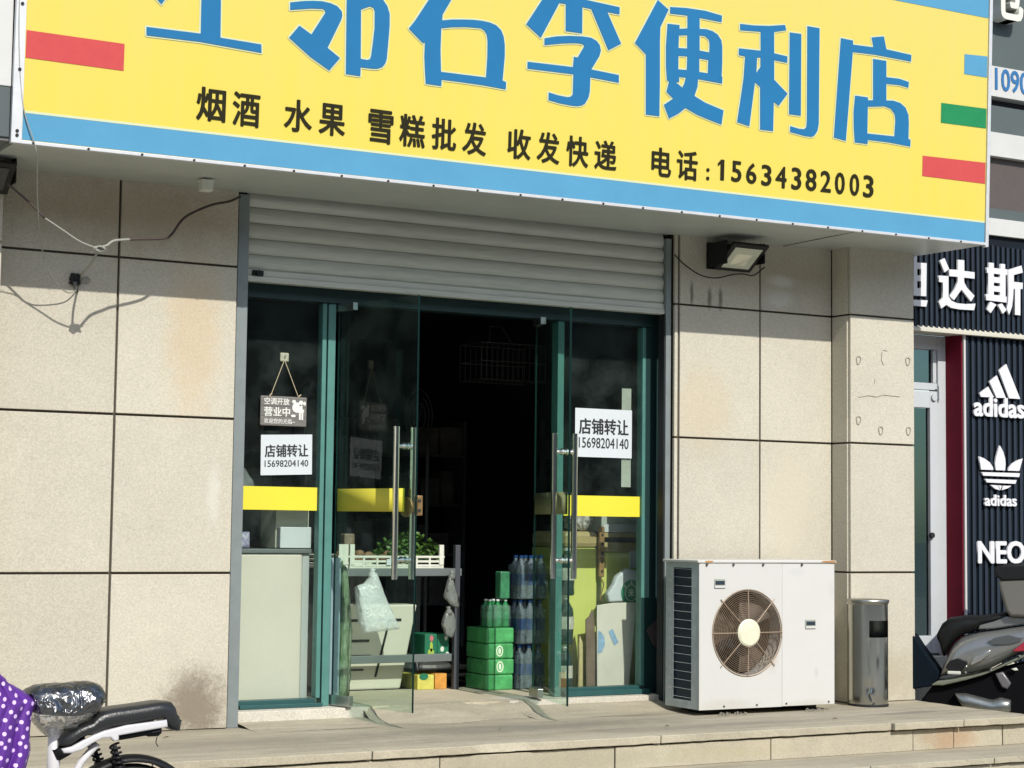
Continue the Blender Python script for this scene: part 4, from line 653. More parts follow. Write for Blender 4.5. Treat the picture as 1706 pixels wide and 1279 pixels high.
# ------------------------------------------------------------------ left sidelight contents
fr = thing('display_freezer', 'large cream chest cabinet standing behind the left sidelight glass', 'freezer', (3.88, .5, .07))
box('cabinet', M_cream, fr, 3.58, 4.030, .30, .85, .085, .885, bevel=.012); box('lid_rim', M_gmetal, fr, 3.57, 4.085, .29, .86, .886, .910, bevel=.004)
box('side_trim', mat('pale_grey_trim', (.40, .43, .42), .4), fr, 4.031, 4.075, .31, .84, .085, .885, bevel=.008)
o = box('storage_box', mat('cream_box', (.55, .56, .44), .6, noise=.06), None, 3.885, 4.080, .34, .56, .912, 1.20, bevel=.006); tag(o, 'plain cream box on top of the cream cabinet', 'box')
o = box('white_carton', M_paper, None, 3.890, 4.070, .285, .335, .914, 1.028, bevel=.004); tag(o, 'low white carton in front of the plain cream box', 'carton')
M_snack = mat('snack_red', (.36, .03, .08), .35, noise=.5, nscale=40)
for i, (x, z, hw, hh, m, lb, y) in enumerate([(3.665, 1.075, .05, .055, M_snack, 'dark red snack packet standing above the blue printed packet', .42), (3.690, .955, .043, .046, mat('snack_white', (.55, .55, .62), .35, noise=.5, nscale=50, col2=(.10, .09, .25)), 'white and blue printed snack packet on the cream cabinet', .34), (3.655, .955, .05, .05, MATS['snack_red'], 'red packet half behind the blue printed packet', .40)]):
    pts = [(x-hw, z-hh), (x+hw, z-hh+.004), (x+hw*.96, z+hh), (x-hw*.97, z+hh-.005)]
    o = loft(pts, y, .02, 10, 12, .6).build('snack_packet', m, None, smooth=True); tag(o, lb, 'snack packet', 'snack packets on the cream cabinet')
pts = [(3.60, 1.12), (3.80, 1.12), (3.775, 1.24), (3.73, 1.30), (3.70, 1.345), (3.66, 1.37), (3.62, 1.30)]
o = loft(pts, .36, .05, 14, 12, .6, .2).build('wrapped_bundle', mat('grey_film', (.16, .18, .18), .3, noise=.4, nscale=20), None, smooth=True); tag(o, 'grey plastic wrapped bundle in the lower left corner behind the glass', 'bundle')
# ------------------------------------------------------------------ inside the door, left: table with crates
tb = thing('market_table', 'grey metal two tier display table with vegetable crates inside the doorway', 'table', (4.9, .95, .07))
TY, TZ = .85, .79
M_tt = M_gmetal
box('table_top', M_tt, tb, 4.44, 5.30, TY, TY+.55, TZ-.045, TZ, bevel=.003)
box('lower_shelf', M_tt, tb, 4.44, 5.24, TY, TY+.04, .240, .285, bevel=.003)
box('lower_shelf', M_tt, tb, 5.07, 5.24, TY+.05, TY+.5, .240, .258, bevel=.003)
for x, y, zt in ((4.44, TY, .79), (5.255, TY, .93), (4.44, TY+.52, .79), (5.255, TY+.52, .79)): box('leg', M_tt if zt < .9 else mat('post_grey', (.05, .055, .065), .6), tb, x, x+.034, y-.002, y+.032, .073, zt, bevel=.003)
def crate(x0, x1, y0, y1, z0, z1, label, posts=True):
    t = thing('plastic_crate', label, 'crate', ((x0+x1)/2, y0, z0), 'white slatted crates on the metal table')
    box('base', M_crate, t, x0, x1, y0, y1, z0, z0+.008, bevel=.001)
    mb = MB(); 
    for k_ in range(3):
        zz = z0+.010+k_*(z1-z0)*.33
        mb.box(x0, x1, y0, y0+.006, zz, zz+(z1-z0)*.17); mb.box(x0, x1, y1-.006, y1, zz, zz+(z1-z0)*.17); mb.box(x0, x0+.006, y0, y1, zz, zz+(z1-z0)*.17); mb.box(x1-.006, x1, y0, y1, zz, zz+(z1-z0)*.17)
    mb.build('slats', M_crate, t)
    mb = MB(); n_ = max(2, int((x1-x0)/.085))
    for i in range(n_+1): xx = x0+(x1-x0-.012)*i/n_; mb.box(xx, xx+.012, y0-.002, y0+.004, z0, z1)
    mb.box(x0-.004, x1+.004, y0-.005, y0+.008, z1-.012, z1); mb.box(x0-.004, x1+.004, y1-.006, y1+.004, z1-.012, z1)
    mb.build('ribs', M_crate, t)
    if posts:
        for xx in (x0, x1-.03): box('corner_post', M_crate, t, xx, xx+.03, y0-.006, y0+.012, z0+.02, z1+.065, bevel=.002)
    return t
crate(4.495, 4.555, TY+.01, TY+.50, TZ+.001, TZ+.075, 'narrow white crate at the left end of the metal table')
crate(4.565, 5.18, TY+.01, TY+.50, TZ+.001, TZ+.075, 'long white crate full of leafy greens on the metal table')
box('price_card', M_paper, bpy.data.objects['plastic_crate.001'], 4.80, 4.87, TY+.002, TY+.005, TZ+.02, TZ+.055, bevel=0)
lv = MB(); rn = random.Random(5)
for i in range(420):
    x = rn.gauss(5.03, .085); hz = max(0, .15*(1-((x-5.05)/.20)**2)); zc = TZ+.05+rn.random()*max(hz, .03); y = TY+.06+rn.random()*.34
    x = min(max(x, 4.80), 5.22)
    a, b_, L = rn.uniform(0, 6.28), rn.uniform(-.7, 1.0), rn.uniform(.03, .06)
    d = Vector((math.cos(a)*math.cos(b_), math.sin(a)*math.cos(b_), math.sin(b_))); s_ = d.cross(Vector((rn.random()-.5, rn.random()-.5, 1))).normalized()*L*.35; nn = d.cross(s_).normalized()*L*.12
    p0 = Vector((x, y, zc)); lv.add([p0, p0+d*L*.5+s_, p0+d*L, p0+d*L*.5-s_, p0+d*L*.5+nn], [(0,1,4),(1,2,4),(2,3,4),(3,0,4)])
o = lv.build('leafy_greens', M_lgreen, None); tag(o, 'heap of fresh green leafy vegetables at the right end of the long crate', 'vegetables'); o['kind'] = 'stuff'
M_pot = mat('root_brown', (.22, .13, .07), .8, noise=.3, nscale=30)
bm = bmesh.new()
for i in range(26):
    mtx = Matrix.Translation((rn.uniform(4.60, 4.86), rn.uniform(TY+.06, TY+.4), TZ+.05+rn.random()*.035)) @ Matrix.Diagonal((1, .8, .8, 1)); bmesh.ops.create_uvsphere(bm, u_segments=10, v_segments=7, radius=rn.uniform(.022, .032), matrix=mtx)
me = bpy.data.meshes.new('r'); bm.to_mesh(me); bm.free(); o = link('root_vegetables', me, M_pot, None, smooth=True); tag(o, 'brown root vegetables filling the left part of the long crate', 'vegetables'); o['kind'] = 'stuff'
o = box('jar_stack', mat('dim_tan', (.20, .15, .10), .6, noise=.3), None, 4.70, 4.77, TY+.38, TY+.45, TZ+.03, TZ+.20, bevel=.01); tag(o, 'pale tan jar standing among the root vegetables', 'jar')
# hanging plastic bags
def bag(outline, y, hw, label, m=M_film, seed=2):
    t = thing('plastic_bag', label, 'plastic bag', (outline[0][0], y, max(p[1] for p in outline)), 'plastic bags hanging from the metal table')
    loft(outline, y, hw, 30, 26, .8, .16, seed, .25).build('bag_body', m, t, smooth=True)
    top_ = max(outline, key=lambda p: p[1]); MB().lathe([(.0, -.02), (.020, -.03), (.022, -.008), (.012, .008), (.02, .02), (.0, .024)], (top_[0], y, top_[1]), 12).build('knot', m, t, smooth=True)
    return t
bag([(4.565, .690), (4.625, .715), (4.665, .770), (4.690, .770), (4.715, .70), (4.76, .60), (4.80, .52), (4.835, .442), (4.74, .432), (4.62, .418), (4.592, .47), (4.575, .58)], .76, .045, 'clear white plastic bag tied in a knot and hanging from the metal table front')
bag([(5.155, .62), (5.185, .74), (5.205, .755), (5.22, .70), (5.245, .60), (5.25, .555), (5.20, .575)], .80, .02, 'small grey plastic bag hanging at the right end of the table', mat('dim_film', (.22, .24, .22), .3, alpha=.75, noise=.3))
bag([(5.16, .46), (5.18, .53), (5.205, .545), (5.235, .53), (5.25, .44), (5.23, .38), (5.19, .39)], .83, .02, 'thin grey plastic bag below the small bag at the table end', MATS['dim_film'], 5)
# cream box with black line print under the table
cb = thing('storage_bin', 'cream storage bin with black line print standing under the metal table', 'storage bin', (4.78, 1.1, .07))
w0, w1, h0, h1 = 4.50, 5.045, .075, .575
q = MB(); q.hexa([(w0,.99,h0),(w1-.075,.99,h0),(w1-.075,1.30,h0),(w0,1.30,h0),(w0,.93,h1),(w1,.93,h1),(w1,1.34,h1),(w0,1.34,h1)]); q.build('bin_body', M_cream, cb, bevel=.01)
def onbin(x, z): return .99-(z-h0)/(h1-h0)*.06
for (x0, z0, x1, z1, wd) in [(4.51, .485, 4.945, .485, .008), (4.545, .475, 4.50, .30, .007), (4.865, .475, 4.800, .15, .007), (4.60, .275, 4.76, .275, .008), (4.63, .365, 4.745, .365, .008), (4.56, .195, 4.72, .195, .006)]:
    d = Vector((x1-x0, 0, z1-z0)).normalized(); n_ = Vector((-d.z, 0, d.x))*wd; v = []
    for (x, z) in ((x0, z0), (x1, z1)):
        for s_ in (1, -1): X, Z = x+n_.x*s_, z+n_.z*s_; v += [(X, onbin(X, Z)-.003, Z), (X, onbin(X, Z)+.001, Z)]
    MB().add(v, [(0, 2, 6, 4), (1, 5, 7, 3), (0, 4, 5, 1), (2, 3, 7, 6), (0, 1, 3, 2), (4, 6, 7, 5)]).build('black_line', M_blackr, cb)
# cartons
def carton(x0, x1, y0, y1, z0, z1, m, label, marks=()):
    t = thing('drinks_carton', label, 'carton', ((x0+x1)/2, y0, z0), 'drinks cartons by the doorway')
    box('carton_body', m, t, x0, x1, y0, y1, z0, z1, bevel=.004)
    for (cx, cz, a, b_, mm) in marks: link('printed_mark', flat([ell(cx, cz, a, b_)], y0-.0012, .001), mm, t)
    return t
M_wpr = mat('pale_print', (.55, .62, .50), .6); M_beer = mat('lime_print', (.30, .42, .06), .5)
carton(5.17, 5.245, .90, 1.1, .259, .40, M_dgreen, 'dark green beer carton on the lower shelf, right hand one', [(5.225, .375, .010, .014, M_wpr), (5.20, .31, .012, .016, M_wpr), (5.235, .28, .012, .014, M_wpr)])
t = carton(5.085, 5.168, .90, 1.1, .259, .40, M_dgreen, 'dark green beer carton with a printed bottle, left hand one on the lower shelf', [(5.125, .285, .022, .030, M_beer), (5.127, .325, .010, .03, M_beer), (5.128, .375, .012, .018, mat('pink_print', (.45, .12, .14), .6))])
t = carton(5.04, 5.15, .90, 1.15, .073, .16, mat('yellow_carton', (.52, .50, .10), .5, noise=.25, nscale=20), 'yellow printed carton on the floor under the lower shelf', [(5.08, .15, .03, .02, M_dgreen)])
carton(5.155, 5.235, .90, 1.15, .073, .165, mat('orange_carton', (.60, .28, .05), .5, noise=.3, nscale=15), 'orange carton on the floor beside the yellow carton')
# folded pale sheet and sacks beside the left jamb
o = box('folded_sheet', M_blueg, None, 4.262, 4.322, .44, .47, .075, .86, bevel=.004); tag(o, 'pale blue sheet standing upright just inside the left door jamb', 'sheet')
pts = [(4.33, .08), (4.40, .08), (4.392, .3), (4.40, .5), (4.385, .66), (4.372, .80), (4.35, .84), (4.33, .75), (4.336, .5), (4.325, .3)]
o = loft(pts, .50, .06, 16, 16, .7, .3, 4).build('stacked_sack', mat('green_white_sack', (.42, .46, .34), .5, noise=.5, nscale=18, col2=(.10, .17, .07)), None, smooth=True); tag(o, 'tall crumpled green and white sack beside the pale blue sheet', 'sack')
# ------------------------------------------------------------------ inside the door, right
M_crest = mat('white_emblem', (.62, .72, .55), .5)
CY = .70
for i in range(4):
    z0 = .0735+i*.0925; x = 5.395+[-.003, .002, -.002, .0][i]
    t = thing('water_case', ['green drinks case at the bottom of the stack in the doorway', 'green drinks case with a round emblem, second from the bottom of the stack', 'green drinks case with a round emblem, third from the bottom of the stack', 'plain green drinks case topmost of the stack in the doorway'][i], 'drinks case', (x+.09, CY, z0), 'green cases stacked in the doorway')
    box('case_body', M_green, t, x, x+.185, CY, CY+.26, z0, z0+.090, bevel=.010)
    if i in (1, 2):
        link('emblem', flat([ell(x+.088, z0+.046, .024, .033), ell(x+.088, z0+.046, .017, .025)[::-1]], CY-.0015, .001), M_crest, t); link('emblem_centre', flat([ell(x+.088, z0+.046, .009, .018)], CY-.0015, .001), M_crest, t)
def bottle_prof(h, r_): return [(0, 0), (r_*.85, 0), (r_, .01), (r_*.93, h*.2), (r_, h*.3), (r_*.88, h*.5), (r_, h*.62), (r_*.9, h*.74), (r_*.36, h*.9), (r_*.36, h*.97)]
M_pet = mat('pet_plastic', (.20, .25, .28), .12, alpha=.62, coat=.6, noise=.5, nscale=35); M_petg = mat('green_pet', (.03, .30, .09), .15, alpha=.8, noise=.4, nscale=30)
M_capw = mat('white_cap', (.6, .62, .6), .4); M_labb = mat('blue_label', (.012, .05, .16), .3, noise=.3, nscale=30)
ME_B = {}
def bottle_me(h, r_, key):
    if key not in ME_B:
        a = MB().lathe(bottle_prof(h, r_), (0, 0, 0), 12); m1 = bpy.data.meshes.new('bt'); m1.from_pydata(a.v, [], a.f)
        for p in m1.polygons: p.use_smooth = True
        b_ = MB().lathe([(0, h), (r_*.42, h), (r_*.42, h*.94), (r_*.3, h*.94)], (0, 0, 0), 10); m2 = bpy.data.meshes.new('cp'); m2.from_pydata(b_.v, [], b_.f)
        c_ = MB().lathe([(r_*1.02, h*.32), (r_*1.02, h*.58)], (0, 0, 0), 12); m3 = bpy.data.meshes.new('lb'); m3.from_pydata(c_.v, [], c_.f)
        ME_B[key] = (m1, m2, m3)
    return ME_B[key]
def pack(x0, y0, z0, nx_, ny_, h, r_, body, cap, lab, label, cat='bottle pack', film_m=None, key=None):
    t = thing('bottle_pack', label, cat, (x0+nx_*r_, y0, z0), 'shrink wrapped bottle packs in the doorway'); m1, m2, m3 = bottle_me(h, r_, key)
    for mm, ma in ((m1, body), (m2, cap), (m3, lab)):
        if not mm.materials: mm.materials.append(ma)
    for i in range(nx_):
        for j in range(ny_):
            p = Vector((x0+r_+i*2*r_, y0+r_+j*2*r_, z0))
            o = bpy.data.objects.new('bottle', m1); C.objects.link(o); o.location = p; o.parent = t
            for nm, mm in (('cap', m2), ('label_wrap', m3)): q_ = bpy.data.objects.new(nm, mm); C.objects.link(q_); q_.parent = o
    if film_m:
        x1, y1 = x0+nx_*2*r_, y0+ny_*2*r_; e = .004; zt = z0+h*.80
        mb = MB(); mb.hexa([(x0-e,y0-e,z0),(x1+e,y0-e,z0),(x1+e,y1+e,z0),(x0-e,y1+e,z0),(x0,y0,zt),(x1,y0,zt),(x1,y1,zt),(x0,y1,zt)]); mb.build('shrink_film', film_m, t, bevel=.012)
    return t
W2 = glass('shrink_wrap', (.90, .93, .94), rough=.10, ior=1.6, dirt_tint=.22)
pack(5.418, CY+.03, .4435, 3, 2, .165, .026, M_petg, MATS['white_cap'], mat('green_label', (.05, .30, .12), .3, noise=.5, nscale=60), 'small pack of green bottles on top of the green case stack', film_m=W2, key='g')
o = box('green_box', mat('green_sleeve', (.04, .20, .09), .4, noise=.5, nscale=20), None, 5.50, 5.565, CY+.03, CY+.1, .612, .775, bevel=.008); tag(o, 'narrow green sleeve standing on the pack of green bottles', 'box')
for i in range(3):
    pack(5.600+.004*i, CY, .0735+i*.268, 3, 2, .262, .034, M_pet, M_labb, M_labb, ['bottom water bottle pack with clear film beside the green cases', 'middle water bottle pack with clear film in the tall stack', 'top water bottle pack with clear film in the tall stack'][i], film_m=W2, key='w')
M_dpet = mat('dark_pet', (.02, .05, .04), .08, alpha=.9, coat=.5)
for i in range(3):
    pack(5.70+.004*i, .34, .0735+i*.285, 1, 2, .280, .046, M_dpet, M_capw, mat('white_label', (.5, .5, .42), .4, noise=.4, nscale=40), ['lowest tall dark bottles behind the right sidelight glass', 'middle tall dark bottles behind the right sidelight glass', 'uppermost tall dark bottles behind the right sidelight glass'][i], key='d')
# cabinets behind the right sidelight
def cabinet(x0, x1, y0, y1, zt, label, ar):
    t = thing('lime_cabinet', label, 'cabinet', ((x0+x1)/2, y0, .07), 'lime green cabinets with tan lids behind the right glass')
    box('cabinet_body', M_lime, t, x0, x1, y0, y1, .073, zt-.07, bevel=.01); box('tan_lid', M_tan, t, x0-.008, x1+.008, y0-.01, y1, zt-.069, zt+(.03 if ar else -.01), bevel=.028 if ar else .006); return t
cabinet(5.87, 6.10, .60, 1.0, .99, 'narrower lime green cabinet with a rounded tan lid, left of the power strip', True)
cabinet(6.135, 6.46, .60, 1.0, .965, 'wider lime green cabinet with a flat tan lid behind the white board', False)
o = box('tan_rail', M_tan, None, 6.118, 6.46, .585, .60, .985, 1.015, bevel=.003); tag(o, 'narrow tan rail lying above the wider lime green cabinet', 'rail')
o = box('pale_bin', mat('pale_grey_box', (.40, .44, .38), .5, noise=.1), None, 6.13, 6.46, .60, .9, 1.018, 1.20, bevel=.006); tag(o, 'pale grey box on top of the wider lime green cabinet', 'box')
o = box('white_sheet', M_paper, None, 6.13, 6.46, .58, .584, 1.018, 1.065, bevel=0); tag(o, 'white sheet along the foot of the pale grey box', 'sheet')
ps = thing('power_strip', 'brown power strip hanging upright with its cord between the lime cabinets', 'power strip', (6.10, .57, .9))
box('strip_body', mat('brown_plastic', (.27, .16, .06), .5, noise=.3, nscale=40), ps, 6.088, 6.125, .555, .58, .745, 1.05, bevel=.005)
q = MB()
for k_ in range(5): q.cyl((6.106, .5545, .78+.055*k_), (6.106, .5525, .78+.055*k_), .008, seg=10)
q.build('sockets', M_ink, ps); MB().tube(spline([(6.10, .57, .745), (6.125, .565, .70), (6.105, .57, .62), (6.12, .57, .56)]), .004, 6).build('cord', MATS['brown_plastic'], ps, smooth=True)
pts = [(5.93, 1.03), (6.03, 1.02), (6.075, 1.06), (6.07, 1.13), (6.02, 1.16), (5.95, 1.15), (5.92, 1.10)]
o = loft(pts, .66, .06, 16, 16, .8, .3, 6).build('crumpled_bag', mat('crumpled_white', (.60, .60, .56), .5, noise=.5, nscale=30, col2=(.12, .10, .08)), None); tag(o, 'crumpled white bag on the rounded tan lid', 'bag')
o = box('small_notice', M_paper, None, 6.33, 6.425, .588, .5965, .80, .905, bevel=0); tag(o, 'small printed white sheet on the wider lime cabinet', 'sheet')
wb = thing('white_board', 'big white cardboard sheet with faint blue print leaning inside the right glass', 'cardboard', (6.08, .38, .07))
link('sheet', slab([(5.955, .082), (6.178, .078), (6.232, .60), (6.06, .598), (5.952, .585)], .36, .010, .003), M_cardw, wb)
M_fb = mat('faint_blue_print', (.25, .40, .58), .7, noise=.3, nscale=40)
link('blue_print', flat([[(5.957, .30), (5.985, .31), (6.005, .35), (6.0, .40), (5.975, .43), (5.957, .435)]], .3575, .001), M_fb, wb); link('blue_print', flat([[(6.030, .43), (6.058, .445), (6.10, .365), (6.072, .345)]], .3575, .001), M_fb, wb)
o = link('brown_cardboard', slab([(5.895, .082), (5.97, .08), (5.95, .48), (5.935, .56), (5.915, .52), (5.89, .50)], .385, .012, .003), M_cardd, None); tag(o, 'brown cardboard behind the left edge of the white board', 'cardboard')
o = link('yellow_sack', slab([(5.86, .08), (5.90, .08), (5.895, .36), (5.875, .40), (5.868, .3)], .42, .03, .01), mat('straw_sack', (.5, .42, .2), .7, noise=.2), None); tag(o, 'narrow straw coloured sack beside the dark bottles', 'sack')
gb = thing('paper_bag', 'white paper bag with a round green logo above the white board', 'paper bag', (6.19, .40, .6))
link('bag_body', slab([(6.06, .60), (6.28, .605), (6.28, .79), (6.19, .80), (6.12, .755), (6.10, .71), (6.055, .655)], .40, .05, .012), M_paper, gb)
lc = (6.215, .655)
link('logo_disc', flat([ell(lc[0], lc[1], .072, .078, 32)], .3975, .001), mat('logo_green', (.01, .20, .10), .5), gb)
link('logo_ring', flat([ell(lc[0], lc[1], .046, .050, 28), ell(lc[0], lc[1], .042, .046, 28)[::-1]], .3962, .0008), M_crest, gb)
link('logo_mark', joinmesh([fitmesh(text_mesh('九', .02), lc[0]-.055, lc[0]-.036, lc[1]+.030, lc[1]+.052, planeY(.3962)), fitmesh(text_mesh('龙', .02), lc[0]-.012, lc[0]+.008, lc[1]+.050, lc[1]+.072, planeY(.3962)), fitmesh(text_mesh('米', .02), lc[0]-.02, lc[0]+.02, lc[1]-.024, lc[1]+.024, planeY(.3962))]), M_crest, gb)
# deep interior: wall fan, wire basket, shelves
fn_ = thing('pedestal_fan', 'dim grey pedestal fan standing deep inside the dark shop', 'fan', (5.85, 2.6, .07))
M_dim = mat('dim_metal', (.11, .115, .11), .5, .2)
q = MB(); q.cyl((5.95, 2.6, .1), (5.95, 2.6, 1.62), .014); q.build('pole', M_dim, fn_); MB().lathe([(0, .03), (.18, .02), (.19, 0), (0, 0)], (5.95, 2.6, .07), 24).build('base', M_dim, fn_)
q = MB(); ce = Vector((5.83, 2.5, 1.80))
for rr_ in (.19, .14, .09): q.tube([(ce.x+rr_*math.cos(a)*.8, ce.y+rr_*math.cos(a)*.5, ce.z+rr_*math.sin(a)) for a in [2*math.pi*i/24 for i in range(24)]], .005, 5, closed=True)
for i in range(10): a = 2*math.pi*i/10; q.tube([tuple(ce), (ce.x+.19*math.cos(a)*.8, ce.y+.19*math.cos(a)*.5, ce.z+.19*math.sin(a))], .002, 4)
q.build('guard', M_dim, fn_); q = MB()
for i in range(3):
    a = 2.1*i; q.add([tuple(ce), (ce.x+.14*math.cos(a)*.8, ce.y+.02+.07*math.cos(a), ce.z+.15*math.sin(a)), (ce.x+.14*math.cos(a+.8)*.8, ce.y+.05+.07*math.cos(a+.8), ce.z+.15*math.sin(a+.8))], [(0, 1, 2)])
q.build('blades', mat('dim_blade', (.07, .08, .08), .5), fn_)
bk_ = thing('wire_basket', 'wire basket hanging high in the dark shop doorway', 'basket', (6.1, 1.6, 2.1))
q = MB(); x0, x1, y0, y1, z0, z1 = 5.80, 6.28, 1.55, 1.85, 2.0, 2.24
for z in (z0, (z0+z1)/2, z1): q.tube([(x0,y0,z),(x1,y0,z),(x1,y1,z),(x0,y1,z)], .003, 5, closed=True)
for i in range(13): x = x0+(x1-x0)*i/12; q.tube([(x, y0, z1), (x, y0, z0), (x, y1, z0), (x, y1, z1)], .0018, 4)
q.tube([(5.88, 1.6, z1), (5.92, 1.65, 2.36), (6.0, 1.65, 2.36), (6.06, 1.6, z1)], .003, 5); q.build('wires', M_dim, bk_)
sh = thing('back_shelf', 'dark goods shelving along the back of the unlit shop', 'shelf', (6, 4.5, .07))
q = MB()
for z in (.4, .8, 1.2, 1.6): q.box(4.2, 7.2, 4.4, 4.75, z, z+.02)
for x in (4.2, 5.2, 6.2, 7.2): q.box(x, x+.03, 4.4, 4.75, .07, 1.9)
q.build('rack', mat('rack_metal', (.2, .2, .2), .6), sh); q = MB()
for z in (.42, .82, 1.22, 1.62):
    x = 4.25
    while x < 7.1: w_ = rn.uniform(.08, .2); q.box(x, x+w_, 4.42, 4.6, z, z+rn.uniform(.1, .28)); x += w_+.02
q.build('goods', mat('dim_goods', (.30, .26, .24), .7, noise=.5, nscale=4), sh)['kind'] = 'stuff'
# ------------------------------------------------------------------ air conditioner
ac = thing('air_conditioner', 'white outdoor air conditioner unit with rusty round fan guard on the pavement', 'air conditioner', (6.60, -.25, 0))
X0, X1, YF, YB, Z0, Z1 = 6.120, 7.085, -.440, -.110, .035, .853; SX = 6.700
FC = Vector((6.452, YF, .459)); R_ = .238
def plate_hole(x0, x1, z0, z1, hole, y, m, name):
    me = mapmesh(shape_mesh([[(x0, z0), (x1, z0), (x1, z1), (x0, z1)], hole], .004, 0, .0015), lambda a, b, h: Vector((a, y-h, b))); return link(name, me, m, ac)
plate_hole(X0, SX-.0015, Z0, Z1, ell(FC.x, FC.z, R_, R_, 64)[::-1], YF, M_ac, 'front_panel')
box('service_panel', M_ac, ac, SX+.0015, X1, YF-.003, YF+.003, Z0, Z1, bevel=.002)
q = MB(); q.box(X0+.002, X1-.002, YB-.004, YB, Z0, Z1); q.box(X1-.004, X1, YF+.003, YB, Z0, Z1); q.box(X0+.003, X1-.004, YF+.005, YB-.004, Z0, Z0+.006); q.build('casing', M_ac, ac)
q = MB()
for (a, b) in ((YF, YF+.075), (YB-.075, YB)): q.box(X0, X0+.004, a, b, Z0, Z1)
q.box(X0, X0+.004, YF+.075, YB-.075, Z1-.03, Z1); q.box(X0, X0+.004, YF+.075, YB-.075, Z0, Z0+.045); q.build('side_frame', M_acside, ac)
box('coil', M_coil, ac, X0+.012, X0+.03, YF+.072, YB-.07, Z0+.04, Z1-.025, bevel=0)
q = MB()
for k_ in range(16): zz = Z0+.06+k_*.048; q.tube([(X0-.003, YF+.07, zz), (X0-.003, YB-.07, zz+.003)], .0011, 4)
q.build('coil_wires', M_acside, ac)
q = MB()
for k_ in range(12): q.box(X0-.0015, X0-.0003, YB-.055, YB-.03, Z0+.10+k_*.055, Z0+.118+k_*.055)
q.build('vent_slots', M_ac, ac)['kind'] = 'stuff'
box('top_cover', M_ac, ac, X0-.018, X1+.008, YF-.012, YB+.01, Z1+.001, Z1+.016, bevel=.004)
q = MB(); q.cyl((FC.x, YF+.006, FC.z), (FC.x, YF+.09, FC.z), R_+.004, seg=48); 
me = bpy.data.meshes.new('well'); vs_ = []; fs = []
for i in range(48):
    a = 2*math.pi*i/48
    for yy in (YF-.001, YF+.10): vs_.append((FC.x+(R_+.001)*math.cos(a), yy, FC.z+(R_+.001)*math.sin(a)))
    fs.append((2*i, 2*i+1, (2*i+3) % 96, (2*i+2) % 96))
me.from_pydata(vs_, [], fs); link('fan_shroud', me, M_ac, ac, smooth=True)
box('inner_coil', M_coil, ac, FC.x-.27, FC.x+.23, YF+.20, YF+.21, Z0+.02, Z1-.02, bevel=0)
q = MB()
for i in range(15):
    rr_ = .085+i*(R_-.088)/14.2; q.tube([(FC.x+rr_*math.cos(a), YF-.014+.006*(i/14)**3, FC.z+rr_*math.sin(a)) for a in [2*math.pi*k_/56 for k_ in range(56)]], .0019, 5, closed=True)
q.build('guard_rings', M_guard, ac)
q = MB()
q.tube([(FC.x+(R_+.006)*math.cos(a), YF-.006, FC.z+(R_+.006)*math.sin(a)) for a in [2*math.pi*k_/72 for k_ in range(72)]], .0035, 6, closed=True)
for k_ in range(8):
    a = math.pi/4*k_; q.tube([(FC.x+.06*math.cos(a), YF-.018, FC.z+.06*math.sin(a)), (FC.x+(R_+(.03 if k_ % 2 else .005))*math.cos(a), YF-.010, FC.z+(R_+(.03 if k_ % 2 else .005))*math.sin(a))], .003, 5)
q.build('guard_spokes', mat('pale_rust_wire', (.34, .26, .18), .6, .2, noise=.25, nscale=40), ac)
q = MB()
for i in range(3):
    a0 = .4+2.094*i; pr = []
    for s_ in range(5):
        a = a0+s_*.27
        for rr_ in (.06, .14, .225): pr.append((FC.x+rr_*math.cos(a), YF+.045+.045*s_/4, FC.z+rr_*math.sin(a)))
    q.add(pr, [(s_*3+k_, s_*3+k_+1, s_*3+k_+4, s_*3+k_+3) for s_ in range(4) for k_ in range(2)])
q.build('fan_blades', M_fan, ac, smooth=True)
q = MB(); q.tube([(FC.x, YF-.012, FC.z), (FC.x, YF-.020, FC.z), (FC.x, YF-.027, FC.z), (FC.x, YF-.030, FC.z)], [.078, .078, .068, .03], 32); q.build('hub_cap', mat('cream_cap', (.66, .64, .48), .45, noise=.12), ac, smooth=False)
for (cx, cz) in ((6.257, .737), (6.905, .500)):
    h = box('grip_recess', mat('grip_grey', (.30, .31, .27), .6), ac, cx-.038, cx+.038, YF-.0075, YF-.0035, cz-.026, cz+.026, bevel=.002)
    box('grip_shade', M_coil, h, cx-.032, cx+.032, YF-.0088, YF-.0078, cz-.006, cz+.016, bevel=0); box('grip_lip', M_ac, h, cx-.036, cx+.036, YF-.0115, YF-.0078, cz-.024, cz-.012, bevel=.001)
q = MB()
for (x, z) in [(6.165, .843), (6.35, .843), (6.56, .843), (6.84, .843), (6.29, .05), (6.52, .05), (6.73, .05), (7.04, .05), (6.695, .43)]: q.cyl((x, YF-.002, z), (x, YF-.014 if z > .84 else YF-.0065, z), .006, seg=8)
q.build('screws', mat('dark_screw', (.05, .045, .04), .6), ac)
link('rust_patch', flat([[(6.98, .858), (7.085, .855), (7.085, .868), (7.03, .867), (6.99, .866)]], YF-.0125, .001), mat('rust', (.42, .22, .08), .8, noise=.4, nscale=60), ac)
link('rust_patch', flat([[(6.16, .853), (6.20, .858), (6.21, .866), (6.15, .866)]], YF-.0125, .001), MATS['rust'], ac)
for x in (6.22, 6.93): box('foot', M_blackr, ac, x, x+.08, YF+.07, YB-.01, .004, .034, bevel=.004)
